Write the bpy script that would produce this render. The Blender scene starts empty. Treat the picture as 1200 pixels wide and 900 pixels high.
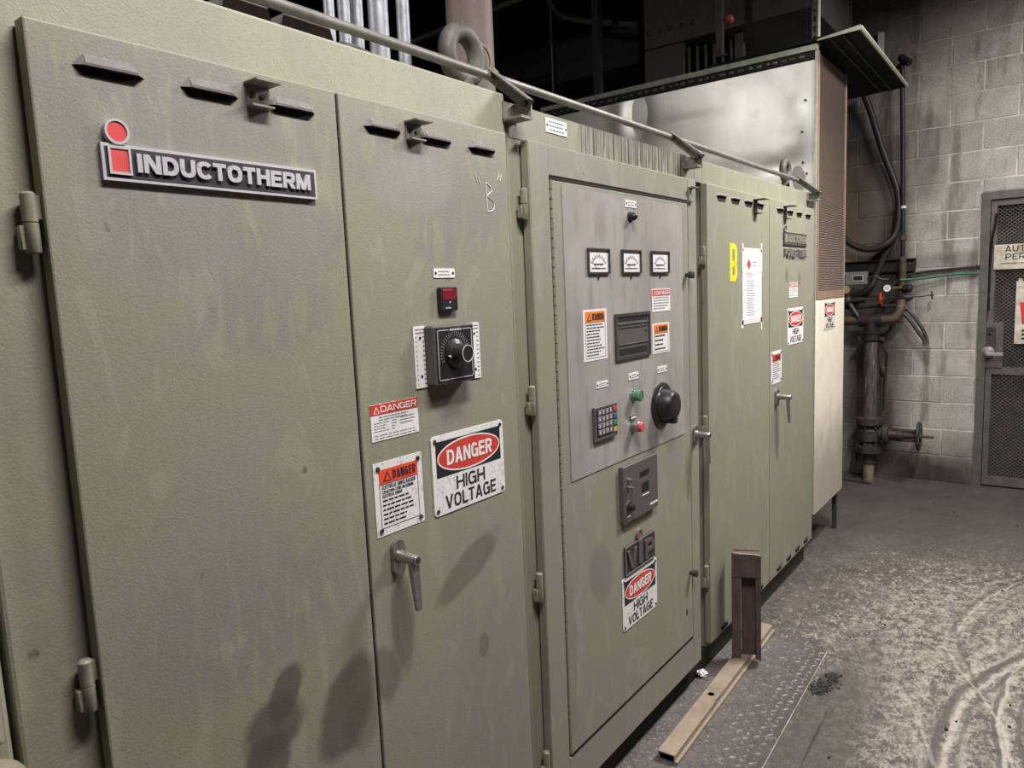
import bpy, bmesh, math, random
from mathutils import Vector, Matrix

SC = bpy.context.scene
COL = SC.collection

# ------------------------------------------------------------------ camera
CAM_POS = Vector((1.0769, 0.0, 1.5666))
YAW, PITCH, ROLL = math.radians(37.555), math.radians(-7.070), math.radians(-2.516)
fw = Vector((-math.sin(YAW) * math.cos(PITCH), math.cos(YAW) * math.cos(PITCH), math.sin(PITCH)))
rt = Vector((math.cos(YAW), math.sin(YAW), 0))
up = rt.cross(fw)
r2 = math.cos(ROLL) * rt + math.sin(ROLL) * up
u2 = -math.sin(ROLL) * rt + math.cos(ROLL) * up
cam_d = bpy.data.cameras.new('camera')
cam_d.sensor_width = 36.0
cam_d.sensor_fit = 'HORIZONTAL'
cam_d.lens = 845.39 / 1200 * 36
cam_d.clip_start = 0.02
cam = bpy.data.objects.new('camera', cam_d)
M = Matrix((r2, u2, -fw)).transposed().to_4x4()
M.translation = CAM_POS
cam.matrix_world = M
COL.objects.link(cam)
SC.camera = cam

# ------------------------------------------------------------------ world, lamps, exposure
w = bpy.data.worlds.new('world')
SC.world = w
w.use_nodes = True
w.node_tree.nodes['Background'].inputs[0].default_value = (0.80, 0.85, 1.0, 1)
w.node_tree.nodes['Background'].inputs[1].default_value = 0.02


def area_lamp(name, loc, sx, sy, power, col=(1, 0.965, 0.92), rot=(0, 0, 0), spread=160):
    d = bpy.data.lights.new(name, 'AREA')
    d.shape = 'RECTANGLE'
    d.size, d.size_y = sx, sy
    d.energy = power
    d.color = col
    d.spread = math.radians(spread)
    o = bpy.data.objects.new(name, d)
    o.location = loc
    o.rotation_euler = tuple(math.radians(a) for a in rot)
    COL.objects.link(o)
    return o


area_lamp('ceiling_and_fill_lamp', (1.0, 3.45, 3.20), 0.2, 0.7, 128)
area_lamp('ceiling_and_fill_lamp', (0.92, 0.95, 3.12), 0.2, 1.0, 88)
area_lamp('ceiling_and_fill_lamp', (1.6, 4.65, 3.55), 0.3, 1.0, 125, spread=180)  # fill added to brighten the block wall, no such fixture in view
area_lamp('ceiling_and_fill_lamp', (-2.2, -2.0, 4.2), 0.3, 1.2, 200, rot=(10, 0, 0))  # unseen fill added for sheen on the galvanised side sheet

SC.view_settings.view_transform = 'Standard'
SC.view_settings.look = 'None'
SC.view_settings.gamma = 1
SC.view_settings.use_curve_mapping = False
SC.view_settings.exposure = -0.63


# ------------------------------------------------------------------ materials
class NT:
    def __init__(s, name):
        s.m = bpy.data.materials.new(name)
        s.m.use_nodes = True
        s.t = s.m.node_tree
        s.b = s.t.nodes['Principled BSDF']
        s._pos = None

    def node(s, typ, ins=None, **props):
        n = s.t.nodes.new(typ)
        for k, v in props.items():
            setattr(n, k, v)
        for k, v in (ins or {}).items():
            s.put(n.inputs[k], v)
        return n

    def put(s, sock, v):
        if isinstance(v, bpy.types.NodeSocket):
            s.t.links.new(v, sock)
        elif isinstance(v, (tuple, list)):
            if sock.type == 'RGBA' and len(v) == 3:
                v = tuple(v) + (1,)
            sock.default_value = v
        else:
            sock.default_value = v

    @property
    def pos(s):
        if s._pos is None:
            s._pos = s.node('ShaderNodeNewGeometry').outputs['Position']
        return s._pos

    def map(s, scale=(1, 1, 1), rot=(0, 0, 0), loc=(0, 0, 0), vec=None):
        return s.node('ShaderNodeMapping', {'Vector': vec or s.pos, 'Scale': scale, 'Rotation': rot, 'Location': loc}).outputs[0]

    def noise(s, scale, detail=4, rough=0.6, vec=None, dist=0.0):
        return s.node('ShaderNodeTexNoise', {'Vector': vec or s.pos, 'Scale': scale, 'Detail': detail, 'Roughness': rough, 'Distortion': dist}).outputs['Fac']

    def ramp(s, fac, a, b):
        return s.node('ShaderNodeMapRange', {'Value': fac, 'From Min': a, 'From Max': b}, clamp=True).outputs[0]

    def math(s, op, a, b=0.0, c=None):
        ins = {0: a, 1: b}
        n = s.node('ShaderNodeMath', ins, operation=op)
        n.use_clamp = False
        return n.outputs[0]

    def mix(s, fac, a, b):
        n = s.node('ShaderNodeMix', data_type='RGBA')
        s.put(n.inputs[0], fac)
        s.put(n.inputs[6], a)
        s.put(n.inputs[7], b)
        return n.outputs[2]

    def blot(s, c, r, ang=0.0, ragged=0.35, seed=0.0, soft=0.25, axes='YZ'):
        """soft mask of an irregular stain centred at c with radii r, in the plane named by axes"""
        i, j = 'XYZ'.index(axes[0]), 'XYZ'.index(axes[1])
        sep = s.node('ShaderNodeSeparateXYZ', {0: s.pos})
        a = s.math('SUBTRACT', sep.outputs[i], c[0])
        b = s.math('SUBTRACT', sep.outputs[j], c[1])
        ca, sa = math.cos(ang), math.sin(ang)
        p = s.math('ADD', s.math('MULTIPLY', a, ca / r[0]), s.math('MULTIPLY', b, sa / r[0]))
        q = s.math('ADD', s.math('MULTIPLY', a, -sa / r[1]), s.math('MULTIPLY', b, ca / r[1]))
        d = s.math('SQRT', s.math('ADD', s.math('MULTIPLY', p, p), s.math('MULTIPLY', q, q)))
        n = s.noise(0.55 / min(r), 3, 0.55, s.map(loc=(seed, seed * 1.7, seed * 0.6)))
        d = s.math('ADD', d, s.math('MULTIPLY', s.math('SUBTRACT', n, 0.5), 2 * ragged))
        return s.ramp(d, 1.0 + soft * 0.5, 1.0 - soft * 0.5)

    def bump(s, h, strength=0.3, dist=0.002):
        n = s.node('ShaderNodeBump', {'Height': h, 'Strength': strength, 'Distance': dist})
        s.put(s.b.inputs['Normal'], n.outputs[0])

    def out(s, col=None, rough=0.5, metal=0.0, spec=0.5):
        if col is not None:
            s.put(s.b.inputs['Base Color'], col)
        s.put(s.b.inputs['Roughness'], rough)
        s.put(s.b.inputs['Metallic'], metal)
        s.put(s.b.inputs['Specular IOR Level'], spec)
        return s.m


def plain(name, col, rough=0.5, metal=0.0, var=0.25, scale=30, bump=0.0, spec=0.4, col2=None):
    t = NT(name)
    n = t.noise(scale, 4, 0.65)
    c2 = col2 or tuple(c * (1 - var) for c in col)
    c = t.mix(t.ramp(n, 0.35, 0.7), col, c2)
    if bump:
        t.bump(t.noise(scale * 6, 3), bump, 0.001)
    return t.out(c, rough, metal, spec)


GREEN = (0.258, 0.258, 0.190)
DUST = (0.258, 0.243, 0.225)


def paint(name, stains_shade=(), dust=0.55, grain=0.5, drips=None, base=GREEN, dusty=()):
    t = NT(name)
    broad = t.noise(2.6, 5, 0.62, dist=0.6)
    fac = t.math('MULTIPLY', t.ramp(broad, 0.46, 0.56), dust)
    c = t.mix(fac, base, DUST)
    # broad wiped swaths: paler green where the dust was rubbed off
    sw = t.noise(5.0, 3, 0.5, t.map(scale=(1, 2.2, 0.8), rot=(0.6, 0, 0)), dist=1.2)
    c = t.mix(t.math('MULTIPLY', t.ramp(sw, 0.57, 0.61), 0.34), c, (0.335, 0.335, 0.255))
    for k, (cy, cz, ry, rz) in enumerate(dusty):
        m = t.blot((cy, cz), (ry, rz), 0, 0.45, k * 2.7 + 5, 0.5)
        st1 = t.noise(1.0, 3, 0.55, t.map(scale=(1, 34, 9), rot=(0.35 if k % 2 else -0.4, 0, 0), loc=(0, k, 2 * k)), dist=0.6)
        m = t.math('MULTIPLY', m, t.ramp(st1, 0.60, 0.53))
        c = t.mix(t.math('MULTIPLY', m, 0.72), c, (0.232, 0.216, 0.202))
    fine = t.noise(60, 3, 0.7)
    c = t.mix(t.math('MULTIPLY', t.ramp(fine, 0.45, 0.75), 0.18), c, (0.17, 0.165, 0.135))
    spk = t.noise(24, 2, 0.4, t.map(loc=(3, 5, 1)))
    c = t.mix(t.math('MULTIPLY', t.ramp(spk, 0.76, 0.80), 0.6), c, (0.06, 0.055, 0.05))
    for k, (cy, cz, ry, rz, ang, col, f) in enumerate(stains_shade):
        m = t.blot((cy, cz), (ry, rz), ang, seed=k * 3.1 + 1, ragged=0.4, soft=0.3)
        c = t.mix(t.math('MULTIPLY', m, f), c, col)
    if drips:
        y0, y1, z0, z1 = drips
        sep = t.node('ShaderNodeSeparateXYZ', {0: t.pos})
        st = t.noise(1.0, 2, 0.6, t.map(scale=(0, 85, 1.5)))
        ln = t.noise(1.0, 1, 0.5, t.map(scale=(0, 40, 0), loc=(0, 9, 0)))
        lim = t.node('ShaderNodeMapRange', {'Value': ln, 'From Min': 0.30, 'From Max': 0.55, 'To Min': z0 + 0.04, 'To Max': z0 - 0.03}).outputs[0]
        on = t.ramp(t.math('SUBTRACT', sep.outputs[2], lim), 0.0, 0.01)
        iny = t.math('MULTIPLY', t.ramp(sep.outputs[1], y0, y0 + 0.02), t.ramp(sep.outputs[1], y1, y1 - 0.02))
        m = t.math('MULTIPLY', t.math('MULTIPLY', t.ramp(st, 0.47, 0.55), on), iny)
        c = t.mix(t.math('MULTIPLY', m, 0.9), c, (0.035, 0.030, 0.029))
        blo = t.noise(14, 4, 0.6)
        top = t.math('MULTIPLY', t.math('MULTIPLY', t.ramp(sep.outputs[2], z1 - 0.030, z1 - 0.005), t.ramp(blo, 0.42, 0.55)), iny)
        c = t.mix(t.math('MULTIPLY', top, 0.6), c, (0.11, 0.095, 0.095))
    h = t.noise(230, 2, 0.6)
    t.bump(h, grain, 0.0012)
    return t.out(c, t.math('ADD', 0.42, t.math('MULTIPLY', broad, 0.2)), 0, 0.4)


DK = (0.085, 0.08, 0.068)
M_body = paint('green_paint_body', dust=0.3, grain=0.55, base=(0.315, 0.315, 0.236))
M_door_a = paint('green_paint_door_a', stains_shade=[
    (0.700, 0.880, 0.052, 0.030, 1.1, DK, 0.8), (0.672, 0.825, 0.065, 0.055, 0.9, DK, 0.8), (0.655, 0.775, 0.045, 0.05, 0.3, DK, 0.78),
    (0.835, 0.785, 0.062, 0.10, -0.45, DK, 0.78), (0.86, 0.74, 0.05, 0.06, 0, DK, 0.4),
    (0.62, 1.70, 0.06, 0.075, 0.2, (0.25, 0.235, 0.22), 0.6), (0.80, 1.66, 0.055, 0.07, 0, (0.25, 0.235, 0.22), 0.7)], dust=0.6, dusty=[(0.66, 1.86, 0.30, 0.085), (0.76, 1.69, 0.15, 0.07), (0.57, 1.71, 0.09, 0.09), (0.74, 1.56, 0.12, 0.08), (0.62, 1.05, 0.2, 0.12)])
M_door_b = paint('green_paint_door_b', stains_shade=[
    (1.205, 0.945, 0.115, 0.040, 0.45, (0.105, 0.10, 0.08), 0.6), (1.245, 0.735, 0.018, 0.028, 0, (0.12, 0.115, 0.10), 0.6),
    (0.935, 0.80, 0.035, 0.06, 0.2, DK, 0.5), (0.99, 0.90, 0.03, 0.11, 0, (0.13, 0.125, 0.10), 0.6),  # the tall blot paints the shadow below the latch handle
    (1.10, 1.80, 0.12, 0.06, 0.1, (0.28, 0.265, 0.245), 0.6)], dust=0.6, dusty=[(1.08, 1.83, 0.16, 0.09), (1.28, 1.80, 0.13, 0.12), (1.17, 1.70, 0.10, 0.07), (1.30, 0.62, 0.15, 0.3)])
M_door_c = paint('green_paint_control', stains_shade=[(1.80, 0.72, 0.06, 0.09, 0.3, (0.16, 0.155, 0.125), 0.5), (1.62, 0.55, 0.03, 0.25, 0, (0.20, 0.18, 0.15), 0.5)], dust=0.75, grain=0.25)
M_head_c = paint('green_paint_header', dust=0.35, grain=0.25, drips=(1.79, 2.50, 1.955, 2.04))
M_door_d = paint('green_paint_far', stains_shade=[(3.48, 0.86, 0.03, 0.14, 0, (0.10, 0.095, 0.08), 0.6), (3.62, 1.60, 0.022, 0.03, 0, (0.13, 0.12, 0.10), 0.7),
                                            (3.83, 1.58, 0.02, 0.035, 0, (0.13, 0.12, 0.10), 0.7)], dust=0.3, grain=0.15)
M_plinth = plain('black_plinth', (0.012, 0.012, 0.011), 0.7)
M_darkgreen = plain('dark_green_base', (0.05, 0.052, 0.038), 0.6)
M_gap = plain('dark_gap', (0.006, 0.006, 0.006), 0.8)
M_hinge = plain('painted_hinge', (0.27, 0.27, 0.20), 0.45, var=0.3, scale=90)
M_hood = plain('dusty_hood', (0.20, 0.182, 0.18), 0.6, var=0.35, scale=70)
M_cap = plain('dark_vent_cap', (0.12, 0.11, 0.11), 0.55, var=0.4, scale=30)
M_steel = plain('brushed_handle_steel', (0.42, 0.41, 0.40), 0.33, 0.85, var=0.35, scale=80)
M_lever = plain('satin_lever', (0.62, 0.60, 0.58), 0.35, 0.55, var=0.3, scale=40)
M_chrome = plain('chrome', (0.7, 0.7, 0.7), 0.15, 1.0, var=0.15)
M_darksteel = plain('dark_steel', (0.09, 0.088, 0.08), 0.5, 0.5, var=0.5, scale=60)
M_bracket = plain('painted_bracket', (0.26, 0.255, 0.22), 0.5, 0.1, var=0.4, scale=60)
M_white = plain('label_white', (0.80, 0.79, 0.80), 0.5, var=0.08, scale=60)


def scuffed_white():
    t = NT('scuffed_sign_white')
    n = t.noise(140, 4, 0.75)
    b = t.noise(22, 3, 0.6)
    c = t.mix(t.math('MULTIPLY', t.ramp(n, 0.50, 0.66), t.ramp(b, 0.40, 0.62)), (0.78, 0.77, 0.77), (0.33, 0.31, 0.30))
    return t.out(c, 0.45)


M_swhite = scuffed_white()
M_cream = plain('label_cream', (0.72, 0.69, 0.62), 0.5, var=0.1, scale=60)
M_black = plain('sign_black', (0.022, 0.021, 0.024), 0.5, var=0.3)
M_ink = plain('ink', (0.03, 0.03, 0.033), 0.6)
M_paleink = plain('faded_print', (0.28, 0.27, 0.29), 0.6)
M_red = plain('sign_red', (0.62, 0.055, 0.045), 0.45, var=0.12)
M_redlogo = plain('logo_red', (0.68, 0.085, 0.085), 0.45, var=0.1)
M_dullred = plain('dull_red', (0.30, 0.10, 0.085), 0.6, var=0.3)
M_orange = plain('label_orange', (0.85, 0.23, 0.035), 0.5, var=0.06)
M_redorange = plain('label_red_orange', (0.80, 0.085, 0.04), 0.5, var=0.06)
M_silverprint = plain('raised_silver', (0.66, 0.65, 0.70), 0.35, 0.3, var=0.1)
M_platedark = plain('nameplate_dark', (0.045, 0.042, 0.05), 0.5, var=0.2)
M_plastic = plain('black_plastic', (0.025, 0.024, 0.026), 0.38, var=0.3, scale=50)
M_plasticg = plain('grey_plastic', (0.10, 0.096, 0.098), 0.5, var=0.2, scale=50)
M_screenf = plain('screen_frame_grey', (0.055, 0.052, 0.053), 0.5, var=0.2, scale=50)
M_redglass = plain('red_display', (0.20, 0.02, 0.035), 0.15, var=0.2)
M_yellow = plain('yellow_paint', (0.82, 0.68, 0.02), 0.5, var=0.1, scale=80)
M_chalk = plain('chalk', (0.80, 0.80, 0.74), 0.8, var=0.2)


def panel_steel():
    t = NT('grey_control_plate')
    n = t.noise(4, 4, 0.6, dist=0.5)
    v = t.noise(1.0, 4, 0.6, t.map(scale=(1, 26, 5)))
    c = t.mix(t.ramp(n, 0.35, 0.65), (0.42, 0.395, 0.38), (0.34, 0.318, 0.305))
    c = t.mix(t.math('MULTIPLY', t.ramp(v, 0.52, 0.72), 0.55), c, (0.20, 0.182, 0.175))
    for k, (cy, cz, ry, rz) in enumerate([(2.02, 1.755, 0.012, 0.035), (2.00, 1.72, 0.012, 0.03), (2.15, 1.64, 0.02, 0.05), (2.04, 1.09, 0.03, 0.035), (1.85, 1.76, 0.03, 0.06), (2.24, 1.07, 0.02, 0.04), (2.18, 1.10, 0.01, 0.12)]):  # first two blurs paint the pilot lamp's streak shadow
        c = t.mix(t.math('MULTIPLY', t.blot((cy, cz), (ry, rz), 0, 0.7, k * 2.3, 1.2), 0.28), c, (0.12, 0.11, 0.10))
    return t.out(c, 0.42, 0.15)


M_plate = panel_steel()


def galvanised(name, col=(0.62, 0.63, 0.64), rough=0.32, metal=0.95, scale=5):
    t = NT(name)
    n = t.noise(scale, 5, 0.65, dist=0.4)
    c = t.mix(t.ramp(n, 0.35, 0.7), col, tuple(x * 0.62 for x in col))
    c = t.mix(t.math('MULTIPLY', t.ramp(t.noise(scale * 9, 3), 0.55, 0.72), 0.25), c, (0.20, 0.185, 0.17))
    return t.out(c, t.math('ADD', rough, t.math('MULTIPLY', n, 0.16)), metal)




def sheet_mat():
    t = NT('galvanised_sheet')
    n = t.noise(2.2, 4, 0.6, dist=0.4)
    c = t.mix(t.ramp(n, 0.3, 0.75), (0.78, 0.77, 0.73), (0.60, 0.59, 0.56))
    c = t.mix(t.math('MULTIPLY', t.ramp(t.noise(9, 4, 0.6), 0.58, 0.75), 0.25), c, (0.34, 0.31, 0.28))
    for k, (cx, cz, rx, rz) in enumerate([(-0.30, 2.24, 0.34, 0.05), (-0.92, 2.52, 0.13, 0.10), (-0.10, 2.33, 0.07, 0.10), (-1.25, 2.45, 0.3, 0.08)]):
        c = t.mix(t.math('MULTIPLY', t.blot((cx, cz), (rx, rz), 0, 0.5, k * 3.3, 1.2, 'XZ'), 0.55), c, (0.22, 0.205, 0.19))
    return t.out(c, t.math('ADD', 0.31, t.math('MULTIPLY', n, 0.12)), 0.74)


M_galv = sheet_mat()
M_conduit = galvanised('galvanised_conduit', (0.36, 0.37, 0.41), 0.45, 0.6, 40)
M_rail = galvanised('rail_steel', (0.26, 0.245, 0.228), 0.42, 0.4, 20)
M_brownpipe = plain('dusty_brown_pipe', (0.20, 0.15, 0.14), 0.6, var=0.25, scale=12)
M_iron = plain('dusty_iron', (0.15, 0.142, 0.128), 0.6, 0.2, var=0.5, scale=25, bump=0.3)
M_duct = plain('dark_duct', (0.13, 0.122, 0.115), 0.6, var=0.3, scale=6)
M_ductdark = plain('sooty_steel', (0.05, 0.05, 0.056), 0.7, var=0.4, scale=6)
M_strut = galvanised('sooty_strut', (0.14, 0.14, 0.125), 0.5, 0.4, 12)
M_grille = plain('brown_grille', (0.225, 0.165, 0.136), 0.55, var=0.2, scale=14)
M_grillef = plain('brown_frame', (0.30, 0.195, 0.14), 0.55, var=0.2, scale=14)
M_lid = plain('dark_green_lid', (0.016, 0.020, 0.016), 0.85, var=0.4, scale=12, spec=0.08)
M_lidrim = plain('pale_lid_edge', (0.40, 0.42, 0.34), 0.5, var=0.3, scale=30)


def cream_panel():
    t = NT('cream_panel')
    n = t.noise(5, 4, 0.6)
    c = t.mix(t.ramp(n, 0.4, 0.7), (0.86, 0.79, 0.66), (0.76, 0.70, 0.585))
    sep = t.node('ShaderNodeSeparateXYZ', {0: t.pos})
    sw = t.noise(7, 3, 0.55, t.map(scale=(1, 1.6, 0.9)), dist=2.5)
    rag = t.math('ADD', sep.outputs[2], t.math('MULTIPLY', t.noise(4, 3), 0.5))
    low = t.ramp(rag, 1.12, 0.75)
    c = t.mix(t.math('MULTIPLY', low, 0.75), c, (0.30, 0.265, 0.22))
    c = t.mix(t.math('MULTIPLY', t.math('MULTIPLY', low, t.ramp(sw, 0.50, 0.56)), 0.5), c, (0.50, 0.46, 0.40))
    return t.out(c, 0.5)


M_creamp = cream_panel()


def sooted_shaded(t, c):
    soot_shade = (0.035, 0.031, 0.027)
    for k, (cx, cz, rx, rz, f, so) in enumerate([(-0.10, 1.50, 0.27, 0.48, 0.93, 0.8), (-0.12, 0.50, 0.24, 0.80, 0.92, 0.8), (-0.38, 2.25, 0.42, 0.85, 0.86, 1.0),
                                             (0.05, 2.05, 0.06, 0.8, 0.6, 0.9), (0.30, 0.02, 0.50, 0.26, 0.92, 1.3), (0.22, 2.35, 0.10, 0.30, 0.45, 1.2), (0.45, 1.68, 0.30, 0.05, 0.4, 0.9), (-0.45, 3.5, 0.75, 0.62, 0.55, 1.2),
                                             (0.35, 3.55, 0.7, 0.40, 0.42, 1.2), (0.26, 0.95, 0.02, 0.12, 0.6, 0.8)]):  # the narrow upright blots paint shade cast by riser pipe and hose
        c = t.mix(t.math('MULTIPLY', t.blot((cx, cz), (rx, rz), 0, 0.55, k * 1.9, so, 'XZ'), f), c, soot_shade)
    br = t.blot((-0.30, 1.95), (0.14, 0.45), 0, 0.5, 4.4, 0.9, 'XZ')
    c = t.mix(t.math('MULTIPLY', br, 0.35), c, (0.20, 0.145, 0.085))
    return c


def block_mat():
    t = NT('painted_block')
    info = t.node('ShaderNodeObjectInfo').outputs['Random']
    n = t.noise(7, 5, 0.65)
    c = t.mix(t.ramp(n, 0.32, 0.68), (0.62, 0.59, 0.545), (0.42, 0.40, 0.365))
    c = t.mix(t.math('MULTIPLY', info, 0.4), c, (0.34, 0.32, 0.295))
    pit = t.noise(130, 3, 0.7)
    c = t.mix(t.math('MULTIPLY', t.ramp(pit, 0.50, 0.66), 0.65), c, (0.13, 0.12, 0.107))
    st = t.noise(1.0, 4, 0.6, t.map(scale=(9, 1, 1.6)))
    c = t.mix(t.math('MULTIPLY', t.ramp(st, 0.53, 0.66), 0.6), c, (0.12, 0.11, 0.10))
    c = sooted_shaded(t, c)
    t.bump(t.math('ADD', pit, t.math('MULTIPLY', n, 0.4)), 0.5, 0.003)
    return t.out(c, 0.75, 0, 0.25)


M_block = block_mat()


def mortar_mat():
    t = NT('painted_mortar')
    c = t.mix(t.ramp(t.noise(9, 4), 0.35, 0.7), (0.74, 0.715, 0.66), (0.36, 0.345, 0.315))
    return t.out(sooted_shaded(t, c), 0.8, 0, 0.25)


M_mortar = mortar_mat()


def rough_wall():
    t = NT('dark_wall')
    bt = t.node('ShaderNodeTexBrick', {'Vector': t.map(rot=(math.pi / 2, 0, 0)), 'Color1': (0.06, 0.057, 0.052, 1), 'Color2': (0.045, 0.043, 0.04, 1), 'Mortar': (0.075, 0.07, 0.065, 1),
                                       'Scale': 1.0, 'Mortar Size': 0.006, 'Brick Width': 0.4064, 'Row Height': 0.2032})
    c = t.mix(t.math('MULTIPLY', t.ramp(t.noise(2, 4), 0.4, 0.7), 0.6), bt.outputs[0], (0.02, 0.019, 0.018))
    return t.out(c, 0.85, 0, 0.2)


M_wallfar = rough_wall()


DKF, LTF = (0.07, 0.062, 0.058), (0.44, 0.405, 0.36)
ARCS = [(2.385, 2.68, 1.600, 0.020, 0.83, 2.9, 0.75, DKF, 0.85), (2.385, 2.68, 1.565, 0.013, 0.86, 2.9, 0.7, LTF, 0.6), (2.385, 2.68, 1.535, 0.010, 0.88, 3.0, 0.7, DKF, 0.6),
        (3.94, 3.0, 3.00, 0.012, 0.95, 2.8, 0.45, DKF, 0.8), (3.94, 3.0, 2.985, 0.008, 0.96, 2.8, 0.45, LTF, 0.6), (3.94, 3.0, 2.93, 0.010, 1.02, 2.7, 0.5, DKF, 0.7),
        (2.9, 3.45, 2.165, 0.012, 0.78, 3.95, 0.4, DKF, 0.6), (2.9, 3.45, 2.14, 0.008, 0.80, 3.95, 0.4, LTF, 0.5), (2.9, 3.45, 2.08, 0.012, 0.85, 3.9, 0.4, DKF, 0.5),
        (-1.2, 2.2, 2.25, 0.008, 0.95, 2.9, 0.45, LTF, 0.5), (-0.4, 3.9, 1.43, 0.014, 0.92, 3.35, 0.22, LTF, 0.4),
        (-2.5, 1.5, 3.45, 0.010, 0.72, 2.7, 0.35, LTF, 0.35), (4.5, 4.2, 3.80, 0.010, 0.82, 3.4, 0.35, DKF, 0.5)]


def floor_mat():
    t = NT('dirty_concrete')
    n = t.noise(3.0, 6, 0.65)
    c = t.mix(t.ramp(n, 0.35, 0.65), (0.062, 0.054, 0.051), (0.112, 0.099, 0.092))
    # pale worn flakes, dense in the aisle
    aisle = t.blot((0.86, 3.25), (0.72, 1.6), -0.10, 0.30, 2.0, 1.0, 'XY')
    aisle2 = t.blot((1.3, 2.2), (0.8, 1.0), 0, 0.30, 7.0, 0.9, 'XY')
    am = t.math('MAXIMUM', aisle, aisle2)
    fl = t.math('ADD', t.math('MULTIPLY', t.noise(24, 8, 0.80, t.map(scale=(1.0, 0.8, 1)), dist=0.35), 0.62), t.math('MULTIPLY', t.noise(95, 5, 0.75, t.map(scale=(1, 0.6, 1), rot=(0, 0, 0.5))), 0.38))
    thr = t.node('ShaderNodeMapRange', {'Value': am, 'To Min': 0.60, 'To Max': 0.495}).outputs[0]
    flm = t.ramp(t.math('SUBTRACT', fl, thr), 0.0, 0.022)
    c = t.mix(t.math('MULTIPLY', flm, 0.85), c, (0.33, 0.298, 0.25))
    mid = t.noise(48, 5, 0.75, t.map(scale=(1, 0.5, 1), rot=(0, 0, 0.4)), dist=0.6)
    c = t.mix(t.math('MULTIPLY', t.math('MULTIPLY', t.ramp(mid, 0.52, 0.66), am), 0.5), c, (0.36, 0.33, 0.285))
    c = t.mix(t.math('MULTIPLY', t.ramp(mid, 0.48, 0.38), 0.65), c, (0.05, 0.044, 0.041))
    big = t.noise(9, 4, 0.6, t.map(loc=(4, 2, 0)), dist=1.0)
    c = t.mix(t.math('MULTIPLY', t.math('MULTIPLY', t.ramp(big, 0.46, 0.66), am), 0.32), c, (0.30, 0.27, 0.225))
    # long scraped arcs left by wheels and dragged loads
    wv = t.node('ShaderNodeTexWave', {'Vector': t.map(loc=(-2.6, -2.4, 0), scale=(1, 0.8, 0)), 'Scale': 2.3, 'Distortion': 5.5, 'Detail': 4, 'Detail Scale': 1.1, 'Detail Roughness': 0.6},
                wave_type='RINGS', rings_direction='Z').outputs['Fac']
    reg = t.blot((1.45, 2.6), (0.62, 1.3), 0.2, 0.3, 11, 0.8, 'XY')
    c = t.mix(t.math('MULTIPLY', t.math('MULTIPLY', t.ramp(wv, 0.80, 0.97), reg), 0.6), c, (0.095, 0.085, 0.08))
    c = t.mix(t.math('MULTIPLY', t.math('MULTIPLY', t.ramp(wv, 0.15, 0.02), reg), 0.5), c, (0.42, 0.385, 0.33))
    # dark bare band along the block wall and beside the tread plate
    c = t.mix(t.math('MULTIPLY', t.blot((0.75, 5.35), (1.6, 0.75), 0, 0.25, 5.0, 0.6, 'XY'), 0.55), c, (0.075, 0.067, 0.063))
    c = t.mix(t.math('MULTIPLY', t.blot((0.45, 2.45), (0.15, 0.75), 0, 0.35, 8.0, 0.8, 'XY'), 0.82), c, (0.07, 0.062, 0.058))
    sepf = t.node('ShaderNodeSeparateXYZ', {0: t.pos})
    wob = t.math('MULTIPLY', t.math('SUBTRACT', t.noise(4, 3), 0.5), 0.06)
    for (cx, cy, R, wd, mx, my, mr, col, f) in ARCS:
        dx, dy = t.math('SUBTRACT', sepf.outputs[0], cx), t.math('SUBTRACT', sepf.outputs[1], cy)
        d = t.math('SQRT', t.math('ADD', t.math('MULTIPLY', dx, dx), t.math('MULTIPLY', dy, dy)))
        d = t.math('ABSOLUTE', t.math('ADD', t.math('SUBTRACT', d, R), wob))
        m = t.math('MULTIPLY', t.ramp(d, wd, wd * 0.4), t.blot((mx, my), (mr, mr), 0, 0.3, R, 0.5, 'XY'))
        c = t.mix(t.math('MULTIPLY', t.math('MULTIPLY', m, t.ramp(fl, 0.35, 0.5)), f), c, col)
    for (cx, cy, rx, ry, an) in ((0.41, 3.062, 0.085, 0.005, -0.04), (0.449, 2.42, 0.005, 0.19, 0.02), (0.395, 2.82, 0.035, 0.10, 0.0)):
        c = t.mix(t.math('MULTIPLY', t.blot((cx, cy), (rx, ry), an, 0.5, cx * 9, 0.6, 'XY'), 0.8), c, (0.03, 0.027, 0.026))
    gr = t.noise(120, 3, 0.7)
    c = t.mix(t.math('MULTIPLY', t.ramp(gr, 0.55, 0.72), 0.4), c, (0.06, 0.053, 0.05))
    h = t.math('ADD', t.math('MULTIPLY', fl, 0.8), t.math('MULTIPLY', gr, 0.5))
    t.bump(t.math('ADD', h, t.math('MULTIPLY', wv, 0.6)), 0.6, 0.005)
    return t.out(c, t.math('ADD', 0.5, t.math('MULTIPLY', n, 0.3)), 0, 0.35)


M_floor = floor_mat()


def tread_mat():
    t = NT('dusty_tread_steel')
    n = t.noise(9, 5, 0.65)
    sep = t.node('ShaderNodeSeparateXYZ', {0: t.pos})
    clean = t.math('MULTIPLY', t.ramp(t.math('ADD', sep.outputs[0], t.math('MULTIPLY', n, 0.35)), 0.30, 0.50), 1.0)
    c = t.mix(t.ramp(n, 0.35, 0.65), (0.085, 0.076, 0.074), (0.13, 0.117, 0.112))
    spk = t.noise(75, 3, 0.7)
    c = t.mix(t.math('MULTIPLY', t.ramp(spk, 0.58, 0.66), 0.6), c, (0.34, 0.315, 0.29))
    t.bump(t.noise(160, 3), 0.3, 0.002)
    return t.out(c, t.mix(clean, (0.75, 0.75, 0.75), (0.42, 0.42, 0.42)), t.math('MULTIPLY', clean, 0.45))


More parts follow.
